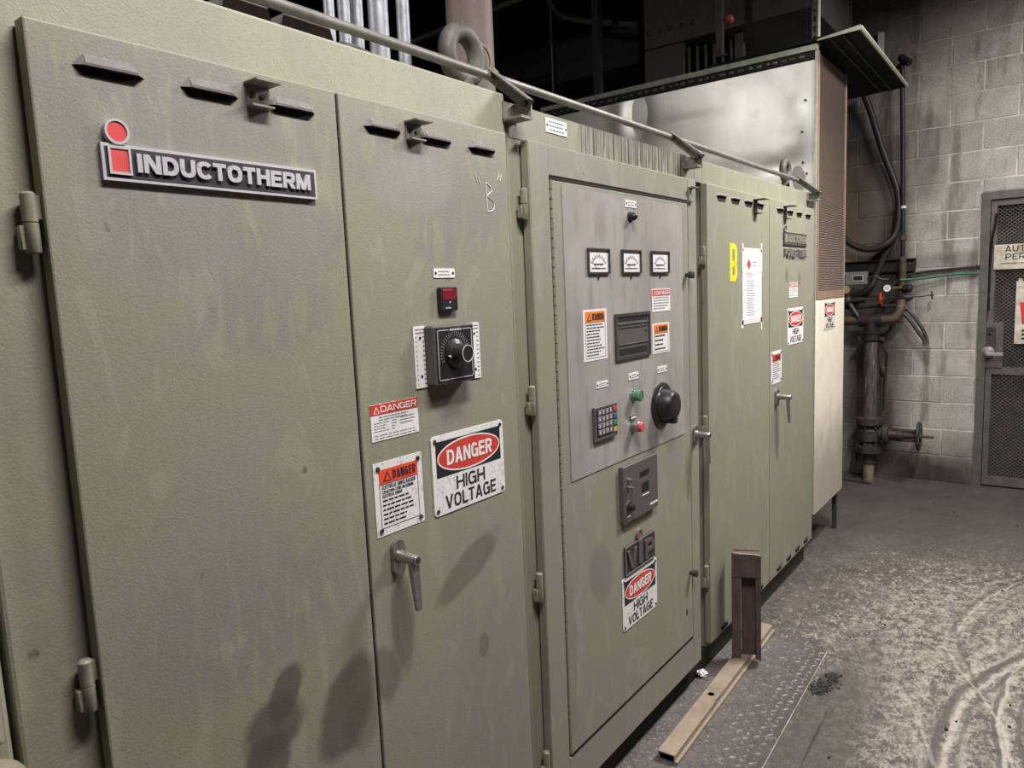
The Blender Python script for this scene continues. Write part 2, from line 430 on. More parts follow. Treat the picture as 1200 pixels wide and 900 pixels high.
M_tread = tread_mat()
M_lug = plain('worn_lug_glint', (0.60, 0.56, 0.53), 0.38, 0.25, var=0.65, scale=22)  # pale tone for worn steel and for painted glints on the lugs
M_bar = plain('tan_steel_bar', (0.36, 0.29, 0.225), 0.5, 0.1, var=0.3, scale=14)


def rusty():
    t = NT('rusted_post')
    n = t.noise(14, 5, 0.7)
    c = t.mix(t.ramp(n, 0.3, 0.7), (0.085, 0.058, 0.053), (0.135, 0.10, 0.093))
    v = t.noise(1, 4, 0.6, t.map(scale=(60, 60, 5)))
    c = t.mix(t.math('MULTIPLY', t.ramp(v, 0.60, 0.70), 0.5), c, (0.24, 0.20, 0.18))
    t.bump(n, 0.4, 0.002)
    return t.out(c, 0.7, 0.1)


M_rust = rusty()
M_rustpipe = plain('rusty_pipe', (0.12, 0.075, 0.05), 0.65, 0.2, var=0.6, scale=22, col2=(0.055, 0.045, 0.04))
M_blackpipe = plain('sooty_pipe', (0.045, 0.040, 0.037), 0.45, 0.3, var=0.5, scale=30)


def streaked_pipe():
    t = NT('streaked_pipe')
    v = t.noise(1, 4, 0.65, t.map(scale=(75, 75, 9)))
    c = t.mix(t.ramp(v, 0.40, 0.55), (0.055, 0.05, 0.047), (0.115, 0.105, 0.098))
    c = t.mix(t.math('MULTIPLY', t.ramp(v, 0.62, 0.68), 0.8), c, (0.40, 0.37, 0.34))
    return t.out(c, 0.5, 0.1)


M_streak = streaked_pipe()
M_barepipe = plain('bare_pipe', (0.34, 0.27, 0.19), 0.5, 0.2, var=0.5, scale=30)
M_hose = plain('black_hose', (0.030, 0.028, 0.027), 0.5, var=0.3, scale=20)
M_hosed = plain('dusty_hose', (0.085, 0.078, 0.072), 0.55, var=0.5, scale=30)
M_ghose = plain('green_hose', (0.03, 0.16, 0.10), 0.4, var=0.3)
M_gbox = plain('grey_controller', (0.20, 0.20, 0.19), 0.5, var=0.2)
M_brass = plain('dull_brass', (0.30, 0.21, 0.11), 0.45, 0.5, var=0.4)
M_redpaint = plain('red_valve_paint', (0.50, 0.06, 0.03), 0.5, var=0.4, scale=60)
M_gauge = plain('gauge_face', (0.82, 0.82, 0.80), 0.4, var=0.05)
M_doorframe = plain('sooty_door_frame', (0.155, 0.15, 0.143), 0.5, 0.2, var=0.4, scale=12, bump=0.1)
M_doormesh = plain('expanded_mesh', (0.36, 0.345, 0.32), 0.45, 0.4, var=0.5, scale=12)
M_doordark = plain('behind_mesh', (0.055, 0.050, 0.043), 0.8, var=0.4, scale=3)
M_dirtysign = plain('dirty_sign', (0.74, 0.69, 0.60), 0.6, var=0.4, scale=18, col2=(0.40, 0.33, 0.25))
M_paper = plain('paper', (0.78, 0.77, 0.78), 0.7, var=0.05)
M_debris = plain('black_debris', (0.022, 0.021, 0.02), 0.7, var=0.5, scale=40)
M_dark = plain('dark_room', (0.035, 0.034, 0.033), 0.9, var=0.3, scale=3)
M_beige = plain('beige_cap', (0.25, 0.215, 0.16), 0.6, var=0.15)
M_green_btn = plain('green_button', (0.10, 0.26, 0.15), 0.4, var=0.2)
M_blue = plain('blue_key', (0.05, 0.13, 0.40), 0.5)
M_greenkey = plain('green_key', (0.05, 0.25, 0.10), 0.5)
M_yellowkey = plain('yellow_key', (0.60, 0.42, 0.05), 0.5)
M_peach = plain('pale_chip', (0.74, 0.66, 0.50), 0.6, var=0.2)


# ------------------------------------------------------------------ mesh helpers
class FX:                       # a plane facing +X: u runs along +Y, v up, w out of the plane
    def __init__(s, x): s.x = x
    def __call__(s, u, v, q): return Vector((s.x + q, u, v))


class FY:                       # a plane facing -Y: u runs along +X, v up
    def __init__(s, y): s.y = y
    def __call__(s, u, v, q): return Vector((u, s.y - q, v))


REL = dict(A=1.0, B=0.92, C=0.95, D=0.95, E=0.82, F=0.78, G=0.98, H=0.95, K=0.97, L=0.76, M=1.15, N=0.97, O=1.0, P=0.88, R=0.95, S=0.92, T=0.86, U=0.94, V=1.0, W=1.4, Y=0.95, Z=0.85)
REL['-'] = 0.5
REL[' '] = 0.35


def glyph(ch, w, t):
    """polygons of one bold sans-serif capital in a box w wide and 1 high, stroke t"""
    P, h, e = [], t / 2, t * 0.86

    def R(x0, x1, y0, y1):
        P.append([(x0, y0), (x1, y0), (x1, y1), (x0, y1)])

    def D(x0, y0, x1, y1):                      # slanted stroke cut level at both ends; x at the stroke's middle
        th = t * math.sqrt(1 + ((x1 - x0) / (y1 - y0)) ** 2) / 2
        P.append([(x0 - th, y0), (x0 + th, y0), (x1 + th, y1), (x1 - th, y1)])

    def C(cx, cy, ox, oy, a0, a1, n=14, tx=t, ty=e):   # curved stroke with outer radii ox, oy
        for i in range(n):
            q = []
            for k in (i, i + 1):
                a = math.radians(a0 + (a1 - a0) * k / n)
                c, d = math.cos(a), math.sin(a)
                x, y = math.copysign(abs(c) ** 0.82, c), math.copysign(abs(d) ** 0.82, d)
                q += [(cx + ox * x, cy + oy * y), (cx + (ox - tx) * x, cy + (oy - ty) * y)]
            P.append([q[0], q[2], q[3], q[1]])
    if ch == 'I':
        R(0, w, 0, 1)
    elif ch == 'L':
        R(0, t, 0, 1); R(t, w, 0, e)
    elif ch in 'EF':
        R(0, t, 0, 1); R(t, w, 1 - e, 1); R(t, w * 0.93, 0.52 - e / 2, 0.52 + e / 2)
        if ch == 'E':
            R(t, w, 0, e)
    elif ch == 'H':
        R(0, t, 0, 1); R(w - t, w, 0, 1); R(t, w - t, 0.51 - e / 2, 0.51 + e / 2)
    elif ch == 'T':
        R(0, w, 1 - e, 1); R(w / 2 - h, w / 2 + h, 0, 1 - e)
    elif ch == 'A':
        D(h * 1.05, 0, w / 2 - h * 0.15, 1); D(w - h * 1.05, 0, w / 2 + h * 0.15, 1); R(w * 0.24, w * 0.76, 0.20, 0.20 + e * 0.9)
    elif ch == 'V':
        D(w / 2 - h * 0.15, 0, h * 1.05, 1); D(w / 2 + h * 0.15, 0, w - h * 1.05, 1)
    elif ch == 'W':
        D(w * 0.29, 0, h * 1.05, 1); D(w * 0.29, 0, w / 2, 1); D(w * 0.71, 0, w / 2, 1); D(w * 0.71, 0, w - h * 1.05, 1)
    elif ch == 'M':
        R(0, t * 0.92, 0, 1); R(w - t * 0.92, w, 0, 1); D(w / 2, 0, h * 1.3, 1); D(w / 2, 0, w - h * 1.3, 1)
    elif ch == 'N':
        R(0, t * 0.95, 0, 1); R(w - t * 0.95, w, 0, 1); D(w - h * 1.15, 0, h * 1.15, 1)
    elif ch == 'K':
        R(0, t, 0, 1); D(t * 0.9, 0.38, w - h, 1); D(w - h, 0, w * 0.42, 0.62)
    elif ch == 'Y':
        R(w / 2 - h, w / 2 + h, 0, 0.45); D(w / 2, 0.38, h, 1); D(w / 2, 0.38, w - h, 1)
    elif ch == 'Z':
        R(0, w, 1 - e, 1); R(0, w, 0, e); D(h * 1.4, e * 0.5, w - h * 1.4, 1 - e * 0.5)
    elif ch == '-':
        R(0, w, 0.42, 0.42 + e)
    elif ch == 'O':
        C(w / 2, 0.5, w / 2, 0.5, 0, 360, 32)
    elif ch == 'C':
        C(w * 0.53, 0.5, w * 0.53, 0.5, 36, 324, 26)
    elif ch == 'G':
        C(w / 2, 0.5, w / 2, 0.5, 38, 330, 26); R(w * 0.55, w, 0.50 - e / 2, 0.50 + e / 2); R(w - t, w, 0, 0.5)
    elif ch == 'U':
        k = min(w / 2, 0.42)
        R(0, t, k, 1); R(w - t, w, k, 1); C(w / 2, k, w / 2, k, 180, 360, 16)
    elif ch == 'D':
        k = min(w * 0.6, 0.5)
        R(0, t, 0, 1); R(t, w - k, 1 - e, 1); R(t, w - k, 0, e); C(w - k, 0.5, k, 0.5, -90, 90, 18)
    elif ch in 'PRB':
        m = 0.46 if ch != 'P' else 0.42
        q = (1 - m) / 2 + e / 4
        k = min(w * 0.5, q)
        R(0, t, 0, 1); R(t, w - k, 1 - e, 1); R(t, w - k, 1 - 2 * q, 1 - 2 * q + e); C(w - k, 1 - q, k, q, -90, 90, 14)
        if ch == 'R':
            D(w - h * 1.1, 0, w * 0.52, 1 - 2 * q + e * 0.5)
        if ch == 'B':
            q2 = (1 - 2 * q + e) / 2
            k = min(w * 0.55, q2)
            R(t, w - k, 0, e); C(w - k, q2, k, q2, -90, 90, 14)
    elif ch == 'S':
        q = 0.25 + e / 4
        C(w / 2, 1 - q, w / 2, q, 30, 270, 18); C(w / 2, q, w / 2, q, 90, -150, 18)
    return P


class MB:
    def __init__(s):
        s.bm = bmesh.new()

    def raw(s, verts, faces):
        vs = [s.bm.verts.new(v) for v in verts]
        for f in faces:
            try:
                s.bm.faces.new([vs[i] for i in f])
            except ValueError:
                pass
        return vs

    def box(s, x0, x1, y0, y1, z0, z1, bev=0.0, seg=1):
        t = bmesh.new()
        bmesh.ops.create_cube(t, size=1)
        for v in t.verts:
            v.co = Vector(((x0 + x1) / 2 + v.co.x * (x1 - x0), (y0 + y1) / 2 + v.co.y * (y1 - y0), (z0 + z1) / 2 + v.co.z * (z1 - z0)))
        if bev:
            bmesh.ops.bevel(t, geom=t.edges[:], offset=bev, segments=seg, affect='EDGES', profile=0.5)
        s.join(t)
        return s

    def join(s, t, mtx=None):
        me = bpy.data.meshes.new('tmp')
        t.to_mesh(me)
        t.free()
        if mtx is not None:
            me.transform(mtx)
        s.bm.from_mesh(me)
        bpy.data.meshes.remove(me)

    def rect(s, fr, u0, u1, v0, v1, q0, q1):
        return s.poly(fr, [(u0, v0), (u1, v0), (u1, v1), (u0, v1)], q0, q1)

    def poly(s, fr, pts, q0, q1):
        n = len(pts)
        vs = [fr(u, v, q0) for u, v in pts] + [fr(u, v, q1) for u, v in pts]
        s.raw(vs, [tuple(range(n - 1, -1, -1)), tuple(range(n, 2 * n))] + [(i, (i + 1) % n, n + (i + 1) % n, n + i) for i in range(n)])
        return s

    def rring(s, fr, u0, u1, v0, v1, t, q0, q1):
        s.rect(fr, u0, u1, v0, v0 + t, q0, q1)
        s.rect(fr, u0, u1, v1 - t, v1, q0, q1)
        s.rect(fr, u0, u0 + t, v0 + t, v1 - t, q0, q1)
        s.rect(fr, u1 - t, u1, v0 + t, v1 - t, q0, q1)
        return s

    def ell(s, fr, cu, cv, ru, rv, q0, q1, n=40):
        return s.poly(fr, [(cu + ru * math.cos(2 * math.pi * i / n), cv + rv * math.sin(2 * math.pi * i / n)) for i in range(n)], q0, q1)

    def ering(s, fr, cu, cv, ru, rv, t, q0, q1, n=40):
        vs, fs = [], []
        for i in range(n):
            a = 2 * math.pi * i / n
            c, d = math.cos(a), math.sin(a)
            for (k, q) in ((0, q0), (0, q1), (t, q1), (t, q0)):
                vs.append(fr(cu + (ru - k) * c, cv + (rv - k) * d, q))
        for i in range(n):
            j = (i + 1) % n
            for k in range(4):
                l = (k + 1) % 4
                fs.append((4 * i + k, 4 * j + k, 4 * j + l, 4 * i + l))
        s.raw(vs, fs)
        return s

    def text(s, fr, body, u0, u1, v0, v1, q0, q1, weight=0.2, gap=0.10):
        """raised block lettering filling the box u0..u1, v0..v1"""
        H, W = v1 - v0, (u1 - u0) / (v1 - v0)
        n_i = body.count('I')
        rel = sum(REL[c] for c in body if c != 'I')
        fixed = n_i * weight + (len(body) - 1) * gap
        k = (W - fixed) / rel if rel else 1
        x, i_ = 0.0, 0
        for c in body:
            wd = weight if c == 'I' else REL[c] * k
            if len(body) == 1:
                wd = W
            for pl in glyph(c, wd, weight if c != 'I' else wd):
                # overlapping strokes end at slightly different heights, so no two faces share a plane
                s.poly(fr, [(u0 + (x + a) * H, v0 + b * H) for a, b in pl], q0, q1 + 0.00005 * (i_ % 9))
                i_ += 1
            x += wd + gap
        return s

    def lines(s, fr, u0, u1, v0, v1, n, seed=1, q0=0.0, q1=0.0004, fill=0.38, ragged=0.35, gaps=True):
        """rows of word-length dashes: print too small to read"""
        rnd = random.Random(seed)
        p = (v1 - v0) / n
        for i in range(n):
            vc = v1 - (i + 0.5) * p
            end = u1 - (rnd.random() * ragged * (u1 - u0) if rnd.random() < 0.6 else 0)
            u = u0
            while u < end - 0.002:
                l = (u1 - u0) * rnd.uniform(0.07, 0.2)
                e = min(u + l, end)
                s.rect(fr, u, e, vc - p * fill / 2, vc + p * fill / 2, q0, q1)
                u = e + (u1 - u0) * 0.028
        return s

    def cyl(s, p0, p1, ra, rb=None, n=20):
        rb = ra if rb is None else rb
        p0, p1 = Vector(p0), Vector(p1)
        d = p1 - p0
        t = bmesh.new()
        bmesh.ops.create_cone(t, cap_ends=True, segments=n, radius1=ra, radius2=rb, depth=d.length)
        q = d.to_track_quat('Z', 'Y').to_matrix().to_4x4()
        q.translation = (p0 + p1) / 2
        s.join(t, q)
        return s

    def lathe(s, p0, axis, prof, n=24):
        """prof: (distance along axis, radius)"""
        p0, ax = Vector(p0), Vector(axis).normalized()
        q = ax.to_track_quat('Z', 'Y').to_matrix()
        vs, fs = [], []
        for (h, r) in prof:
            for i in range(n):
                a = 2 * math.pi * i / n
                vs.append(p0 + q @ Vector((r * math.cos(a), r * math.sin(a), h)))
        for k in range(len(prof) - 1):
            for i in range(n):
                j = (i + 1) % n
                fs.append((k * n + i, k * n + j, (k + 1) * n + j, (k + 1) * n + i))
        fs.append(tuple(range(n - 1, -1, -1)))
        fs.append(tuple(range((len(prof) - 1) * n, len(prof) * n)))
        s.raw(vs, fs)
        return s

    def tube(s, pts, r, n=12, smooth=6, closed=False):
        pts = [Vector(p) for p in pts]
        if smooth > 1 and len(pts) > 2:
            out = []
            m = len(pts)
            segs = m if closed else m - 1
            for i in range(segs):
                if closed:
                    a, b, c, d = pts[(i - 1) % m], pts[i], pts[(i + 1) % m], pts[(i + 2) % m]
                else:
                    b, c = pts[i], pts[i + 1]
                    a = pts[i - 1] if i > 0 else b * 2 - c
                    d = pts[i + 2] if i + 2 < m else c * 2 - b
                for k in range(smooth):
                    x = k / smooth
                    out.append(0.5 * ((2 * b) + (c - a) * x + (2 * a - 5 * b + 4 * c - d) * x * x + (3 * b - a - 3 * c + d) * x ** 3))
            if not closed:
                out.append(pts[-1])
            pts = out
        m = len(pts)
        tang = []
        for i in range(m):
            if closed:
                tang.append((pts[(i + 1) % m] - pts[(i - 1) % m]).normalized())
            else:
                tang.append((pts[min(i + 1, m - 1)] - pts[max(i - 1, 0)]).normalized())
        nrm = tang[0].orthogonal().normalized()
        vs, fs = [], []
        for i in range(m):
            nrm = (nrm - tang[i] * nrm.dot(tang[i])).normalized()
            bi = tang[i].cross(nrm)
            for k in range(n):
                a = 2 * math.pi * k / n
                vs.append(pts[i] + r * (math.cos(a) * nrm + math.sin(a) * bi))
        segs = m if closed else m - 1
        for i in range(segs):
            j = (i + 1) % m
            for k in range(n):
                l = (k + 1) % n
                fs.append((i * n + k, i * n + l, j * n + l, j * n + k))
        if not closed:
            fs.append(tuple(range(n - 1, -1, -1)))
            fs.append(tuple(range((m - 1) * n, m * n)))
        s.raw(vs, fs)
        return s

    def torus(s, c, axis, R, r, n=36, k=14):
        q = Vector(axis).to_track_quat('Z', 'Y').to_matrix()
        c = Vector(c)
        return s.tube([c + q @ Vector((R * math.cos(2 * math.pi * i / n), R * math.sin(2 * math.pi * i / n), 0)) for i in range(n)], r, k, 1, True)

    def ball(s, c, r, sc=(1, 1, 1), sub=2):
        t = bmesh.new()
        bmesh.ops.create_icosphere(t, subdivisions=sub, radius=r)
        s.join(t, Matrix.Translation(c) @ Matrix.Diagonal((*sc, 1)))
        return s

    def build(s, name, mat, parent=None, smooth=False, label=None, cat=None, group=None, kind=None):
        org = world_org(parent)
        me = bpy.data.meshes.new(name)
        bmesh.ops.recalc_face_normals(s.bm, faces=s.bm.faces[:])
        if parent is None:
            # a thing that is one mesh: its origin at the middle of its base
            xs = [v.co for v in s.bm.verts]
            org = Vector(((min(v.x for v in xs) + max(v.x for v in xs)) / 2, (min(v.y for v in xs) + max(v.y for v in xs)) / 2, min(v.z for v in xs)))
        s.bm.transform(Matrix.Translation(-org))
        if smooth:
            for f in s.bm.faces:
                f.smooth = True
            for e in s.bm.edges:
                if len(e.link_faces) == 2 and e.calc_face_angle(0) > 0.65:
                    e.smooth = False
        s.bm.to_mesh(me)
        s.bm.free()
        me.materials.append(mat)
        o = bpy.data.objects.new(name, me)
        COL.objects.link(o)
        if parent is not None:
            o.parent = parent
        else:
            o.location = org
        tag(o, label, cat, group, kind)
        return o


def world_org(o):
    v = Vector((0, 0, 0))
    while o is not None:
        v += o.location
        o = o.parent
    return v


def tag(o, label=None, cat=None, group=None, kind=None):
    for k, v in (('label', label), ('category', cat), ('group', group), ('kind', kind)):
        if v:
            o[k] = v


def thing(name, loc, label=None, cat=None, group=None, kind=None):
    o = bpy.data.objects.new(name, None)
    o.empty_display_size = 0.1
    o.location = loc
    COL.objects.link(o)
    tag(o, label, cat, group, kind)
    return o


# ------------------------------------------------------------------ the setting
XW0, XW1, YB, YW, ZC = -6.0, 4.2, -4.5, 6.26, 5.4
MB().box(XW0, XW1, YB, YW + 0.4, -0.2, 0.0).build('floor', M_floor, kind='structure')
MB().box(XW0, XW1, YB, YW + 0.4, ZC, ZC + 0.2).build('ceiling', M_dark, kind='structure')
MB().box(XW0 - 0.2, XW0, YB, YW + 0.4, 0, ZC).build('wall_left', M_dark, kind='structure')
MB().box(XW1, XW1 + 0.2, YB, YW + 0.4, 0, ZC).build('wall_right', M_wallfar, kind='structure')
MB().box(XW0, XW1, YB - 0.2, YB, 0, ZC).build('wall_front', M_dark, kind='structure')

# back wall: dark far stretch, a mortar backing and single blocks where the photograph shows them
FR0, FR1, FRZ = 0.580, 1.560, 2.140            # door frame opening in the wall
wall = thing('wall_back', (0, YW, 0), kind='structure')
MB().box(XW0, -1.30, YW, YW + 0.2, 0, ZC).box(2.2, XW1, YW, YW + 0.2, 0, ZC).box(-1.30, 2.2, YW, YW + 0.2, 4.27, ZC).build('far_stretch', M_wallfar, wall)
MB().box(-1.30, FR0, YW - 0.0028, YW + 0.2, 0, 4.27).box(FR1, 2.2, YW - 0.0028, YW + 0.2, 0, 4.27).box(FR0, FR1, YW - 0.0028, YW + 0.2, FRZ, 4.27).build('mortar', M_mortar, wall)
CO = 0.2032


def block_mesh(wd, ht):
    b = bmesh.new()
    bmesh.ops.create_cube(b, size=1)
    for v in b.verts:
        v.co = Vector((v.co.x * wd, v.co.y * 0.02, v.co.z * ht))
    bmesh.ops.bevel(b, geom=[e for e in b.edges if all(v.co.y < 0 for v in e.verts)], offset=0.0028, segments=1, affect='EDGES')
    me = bpy.data.meshes.new('block')
    b.to_mesh(me)
    b.free()
    me.materials.append(M_block)
    return me


_bm_cache = {}
rnd = random.Random(5)
for k in range(21):
    j0 = 0.165 + (CO if k % 2 else 0.0)
    n0 = math.floor((-1.3 - j0) / (2 * CO))
    for n in range(n0, n0 + 11):
        a, b = j0 + n * 2 * CO, j0 + (n + 1) * 2 * CO
        spans = [(max(a, -1.3), min(b, 2.2))]
        z0, z1 = k * CO, (k + 1) * CO
        zz0 = z0
        if z0 < FRZ - 0.02:
            a2, b2 = spans[0]
            if z1 <= FRZ + 0.02 or True:
                spans = []
                if a2 < FR0 and z1 < FRZ + 0.25:
                    spans.append((a2, min(b2, FR0)))
                if b2 > FR1:
                    spans.append((max(a2, FR1), b2))
                if z1 > FRZ and a2 < FR1 and b2 > FR0:       # the course the lintel cuts
                    a3, b3 = max(a2, FR0), min(b2, FR1)
                    if b3 - a3 > 0.03:
                        h = z1 - FRZ - 0.009
                        key = (round(b3 - a3, 3), round(h, 3))
                        if h > 0.02:
                            me = _bm_cache.setdefault(key, None) or block_mesh(b3 - a3 - 0.009, h)
                            _bm_cache[key] = me
                            o = bpy.data.objects.new('block', me)
                            o.parent = wall
                            o.location = ((a3 + b3) / 2, 0.0035, FRZ + 0.0045 + h / 2)
                            COL.objects.link(o)
        for a3, b3 in spans:
            if b3 - a3 < 0.03:
                continue
            key = (round(b3 - a3, 3), CO)
            me = _bm_cache.get(key)
            if me is None:
                me = _bm_cache[key] = block_mesh(b3 - a3 - 0.009, CO - 0.009)
            o = bpy.data.objects.new('block', me)
            o.parent = wall
            o.location = ((a3 + b3) / 2, 0.004 + rnd.uniform(-0.0015, 0.0012), (z0 + z1) / 2)
            COL.objects.link(o)

# ------------------------------------------------------------------ mesh door in the back wall
door = thing('door_1', (1.07, YW, 0), kind='structure')
FD = FY(YW)
m = MB()
m.rect(FD, FR0, FR0 + 0.052, 0, FRZ, -0.10, 0.022)
m.rect(FD, FR1 - 0.052, FR1, 0, FRZ, -0.10, 0.022)
m.rect(FD, FR0 + 0.052, FR1 - 0.052, FRZ - 0.055, FRZ, -0.10, 0.022)
m.build('door_frame', M_doorframe, door)
L0, L1, LB, LT = FR0 + 0.056, FR1 - 0.056, 0.012, FRZ - 0.060
m = MB()
m.rect(FD, L0, L0 + 0.036, LB, LT, -0.045, 0.004)
m.rect(FD, L1 - 0.036, L1, LB, LT, -0.045, 0.004)
m.rect(FD, L0 + 0.036, L1 - 0.036, LT - 0.04, LT, -0.045, 0.004)
m.rect(FD, L0 + 0.036, L1 - 0.036, LB, LB + 0.062, -0.045, 0.004)
m.rect(FD, L0 + 0.036, L1 - 0.036, 0.838, 0.888, -0.045, 0.004)
m.build('leaf_frame', M_doorframe, door)
MB().rect(FY(YW + 0.16), FR0, FR1, 0, FRZ, -0.01, 0.0).build('dark_backing', M_doordark, door)
# expanded metal: zigzag strands
m = MB()
u0, u1 = L0 + 0.034, L1 - 0.034
pu, pv = 0.030, 0.0125
rows = int((LT - LB - 0.08) / pv)
vs, fs = [], []
for r in range(rows):
    v = LB + 0.05 + r * pv
    nn = int((u1 - u0) / (pu / 2))
    for i in range(nn):
        s0 = 1 if (i + r) % 2 else -1
        a, b = u0 + i * pu / 2, u0 + (i + 1) * pu / 2
        va, vb = v + s0 * pv * 0.5, v - s0 * pv * 0.5
        k = len(vs)
        q = -0.018
        for (uu, vv) in ((a, va), (b, vb)):
            vs += [FD(uu, vv - 0.0021, q - 0.002), FD(uu, vv - 0.0021, q + 0.002), FD(uu, vv + 0.0021, q + 0.003)]
        fs += [(k, k + 1, k + 4, k + 3), (k + 1, k + 2, k + 5, k + 4), (k + 2, k, k + 3, k + 5)]
m.raw(vs, fs)
m.build('expanded_metal', M_doormesh, door, kind='stuff')
# lock box, escutcheon, lever
m = MB().rect(FD, 0.598, 0.735, 0.888, 1.215, -0.02, 0.012)
m.build('lock_box', M_doorframe, door)
e = MB()
pts = []
for i in range(9):
    a = math.pi * i / 8
    pts.append((0.653 + 0.040 * math.cos(a), 1.165 + 0.018 * math.sin(a)))
pts += [(0.613, 1.0), (0.622, 0.985), (0.684, 0.985), (0.693, 1.0)]
e.poly(FD, pts, 0.012, 0.018)
esc = e.build('escutcheon', M_darksteel, door)
MB().ell(FD, 0.651, 1.130, 0.009, 0.009, 0.018, 0.0195).rect(FD, 0.648, 0.654, 1.122, 1.130, 0.018, 0.0195).build('keyhole', M_gap, esc)
lv = MB().lathe((0.648, YW - 0.012, 1.0), (0, -1, 0), [(0, 0.041), (0.012, 0.041), (0.02, 0.034), (0.045, 0.017), (0.055, 0.017)])
lv.build('lever_rose', M_lever, door, smooth=True)
m = MB()
m.box(0.640, 0.742, YW - 0.078, YW - 0.058, 0.978, 1.002, 0.004)
m.build('lever_handle', M_lever, door)
# thin pull bar / bent chain guard inside the leaf
m = MB().tube([(0.668, YW - 0.010, 1.985), (0.662, YW - 0.016, 1.90), (0.648, YW - 0.018, 1.80), (0.640, YW - 0.018, 1.55), (0.640, YW - 0.014, 1.30)], 0.008, 8)
m.build('pull_cord', M_gap, door)
MB().rect(FD, 0.631, 0.648, 1.395, 1.425, 0.004, 0.02).build('latch_tab', M_steel, door)
MB().poly(FD, [(FR0 - 0.012, 1.60), (FR0 - 0.004, 1.60), (FR0 - 0.002, 2.10), (FR0 - 0.009, 2.11), (FR0 - 0.013, 1.85)], -0.01, 0.006).build('chipped_edge', M_peach, door)

# signs hung on the mesh door
sg = MB().rect(FD, 0.662, 1.165, 1.592, 1.765, 0.008, 0.013).build('sign', M_dirtysign, label='stained cream AUTHORIZED PERSONNEL sign hung on the mesh door', cat='sign')
m = MB().text(FD, 'AUTHORIZED', 0.726, 1.100, 1.712, 1.755, 0.013, 0.0142, 0.16, 0.16).text(FD, 'PERSONNEL', 0.730, 1.095, 1.658, 1.700, 0.013, 0.0142, 0.16, 0.16)
m.rect(FD, 0.70, 0.90, 1.630, 1.634, 0.013, 0.0138)
m.build('lettering', M_ink, sg)
sg = MB().rect(FD, 0.800, 1.150, 1.062, 1.505, 0.008, 0.013).rect(FD, 0.812, 0.835, 1.505, 1.522, 0.008, 0.013).build('sign', M_dirtysign, label='rust-streaked white sign with red marks below the authorized personnel sign', cat='sign')
m = MB().poly(FD, [(0.826, 1.355), (1.11, 1.355), (1.10, 1.20), (0.842, 1.20)], 0.013, 0.0142)
m.build('red_band', M_red, sg)
MB().lines(FD, 0.842, 1.10, 1.085, 1.17, 3, 4, 0.013, 0.014, 0.55, 0.1).build('print', M_ink, sg)


# ------------------------------------------------------------------ cabinet pieces
F0 = FX(0.0)


def louver(parent, yc, ztop, wd=0.098, h=0.018, proud=0.011, slot=0.013, mat=None):
    a, b = yc - wd / 2, yc + wd / 2
    e = wd * 0.17
    v = [(0.0, a + e, ztop), (0.0, b - e, ztop), (0, b, ztop - h), (0, a, ztop - h),
         (proud, a + e * 0.85, ztop - h * 0.80), (proud, b - e * 0.85, ztop - h * 0.80),
         (proud * 0.95, b - e * 0.7, ztop - h), (proud * 0.95, a + e * 0.7, ztop - h)]
    m = MB()
    m.raw([Vector(p) for p in v], [(0, 1, 5, 4), (0, 4, 7, 3), (1, 2, 6, 5), (4, 5, 6, 7)])
    lo = m.build('louver', mat or M_hood, parent)
    MB().poly(F0, [(a + 0.002, ztop - h), (b - 0.002, ztop - h), (b - e, ztop - h - slot), (a + e, ztop - h - slot)], 0.0002, 0.0009).build('slot', M_gap, lo)  # black patch stands for the slot and the shade under its hood
    return lo


def barrel_hinge(parent, y, zb, zt, x=-0.012, r=0.0095):
    mid = (zb + zt) / 2
    m = MB()
    m.lathe((x, y, zb), (0, 0, 1), [(0, r * 0.85), (0.002, r), (mid - zb - 0.001, r), (mid - zb, r * 0.8)], 16)
    m.lathe((x, y, mid), (0, 0, 1), [(0, r * 0.8), (0.001, r), (zt - mid - 0.003, r), (zt - mid, r * 0.7)], 16)
    m.box(x - 0.012, x + 0.002, y - 0.014, y + 0.002, zb + 0.004, mid - 0.004, 0.001)
    m.box(x - 0.006, x + 0.004, y, y + 0.016, mid + 0.004, zt - 0.004, 0.001)
    return m.build('hinge', M_hinge, parent, smooth=True)


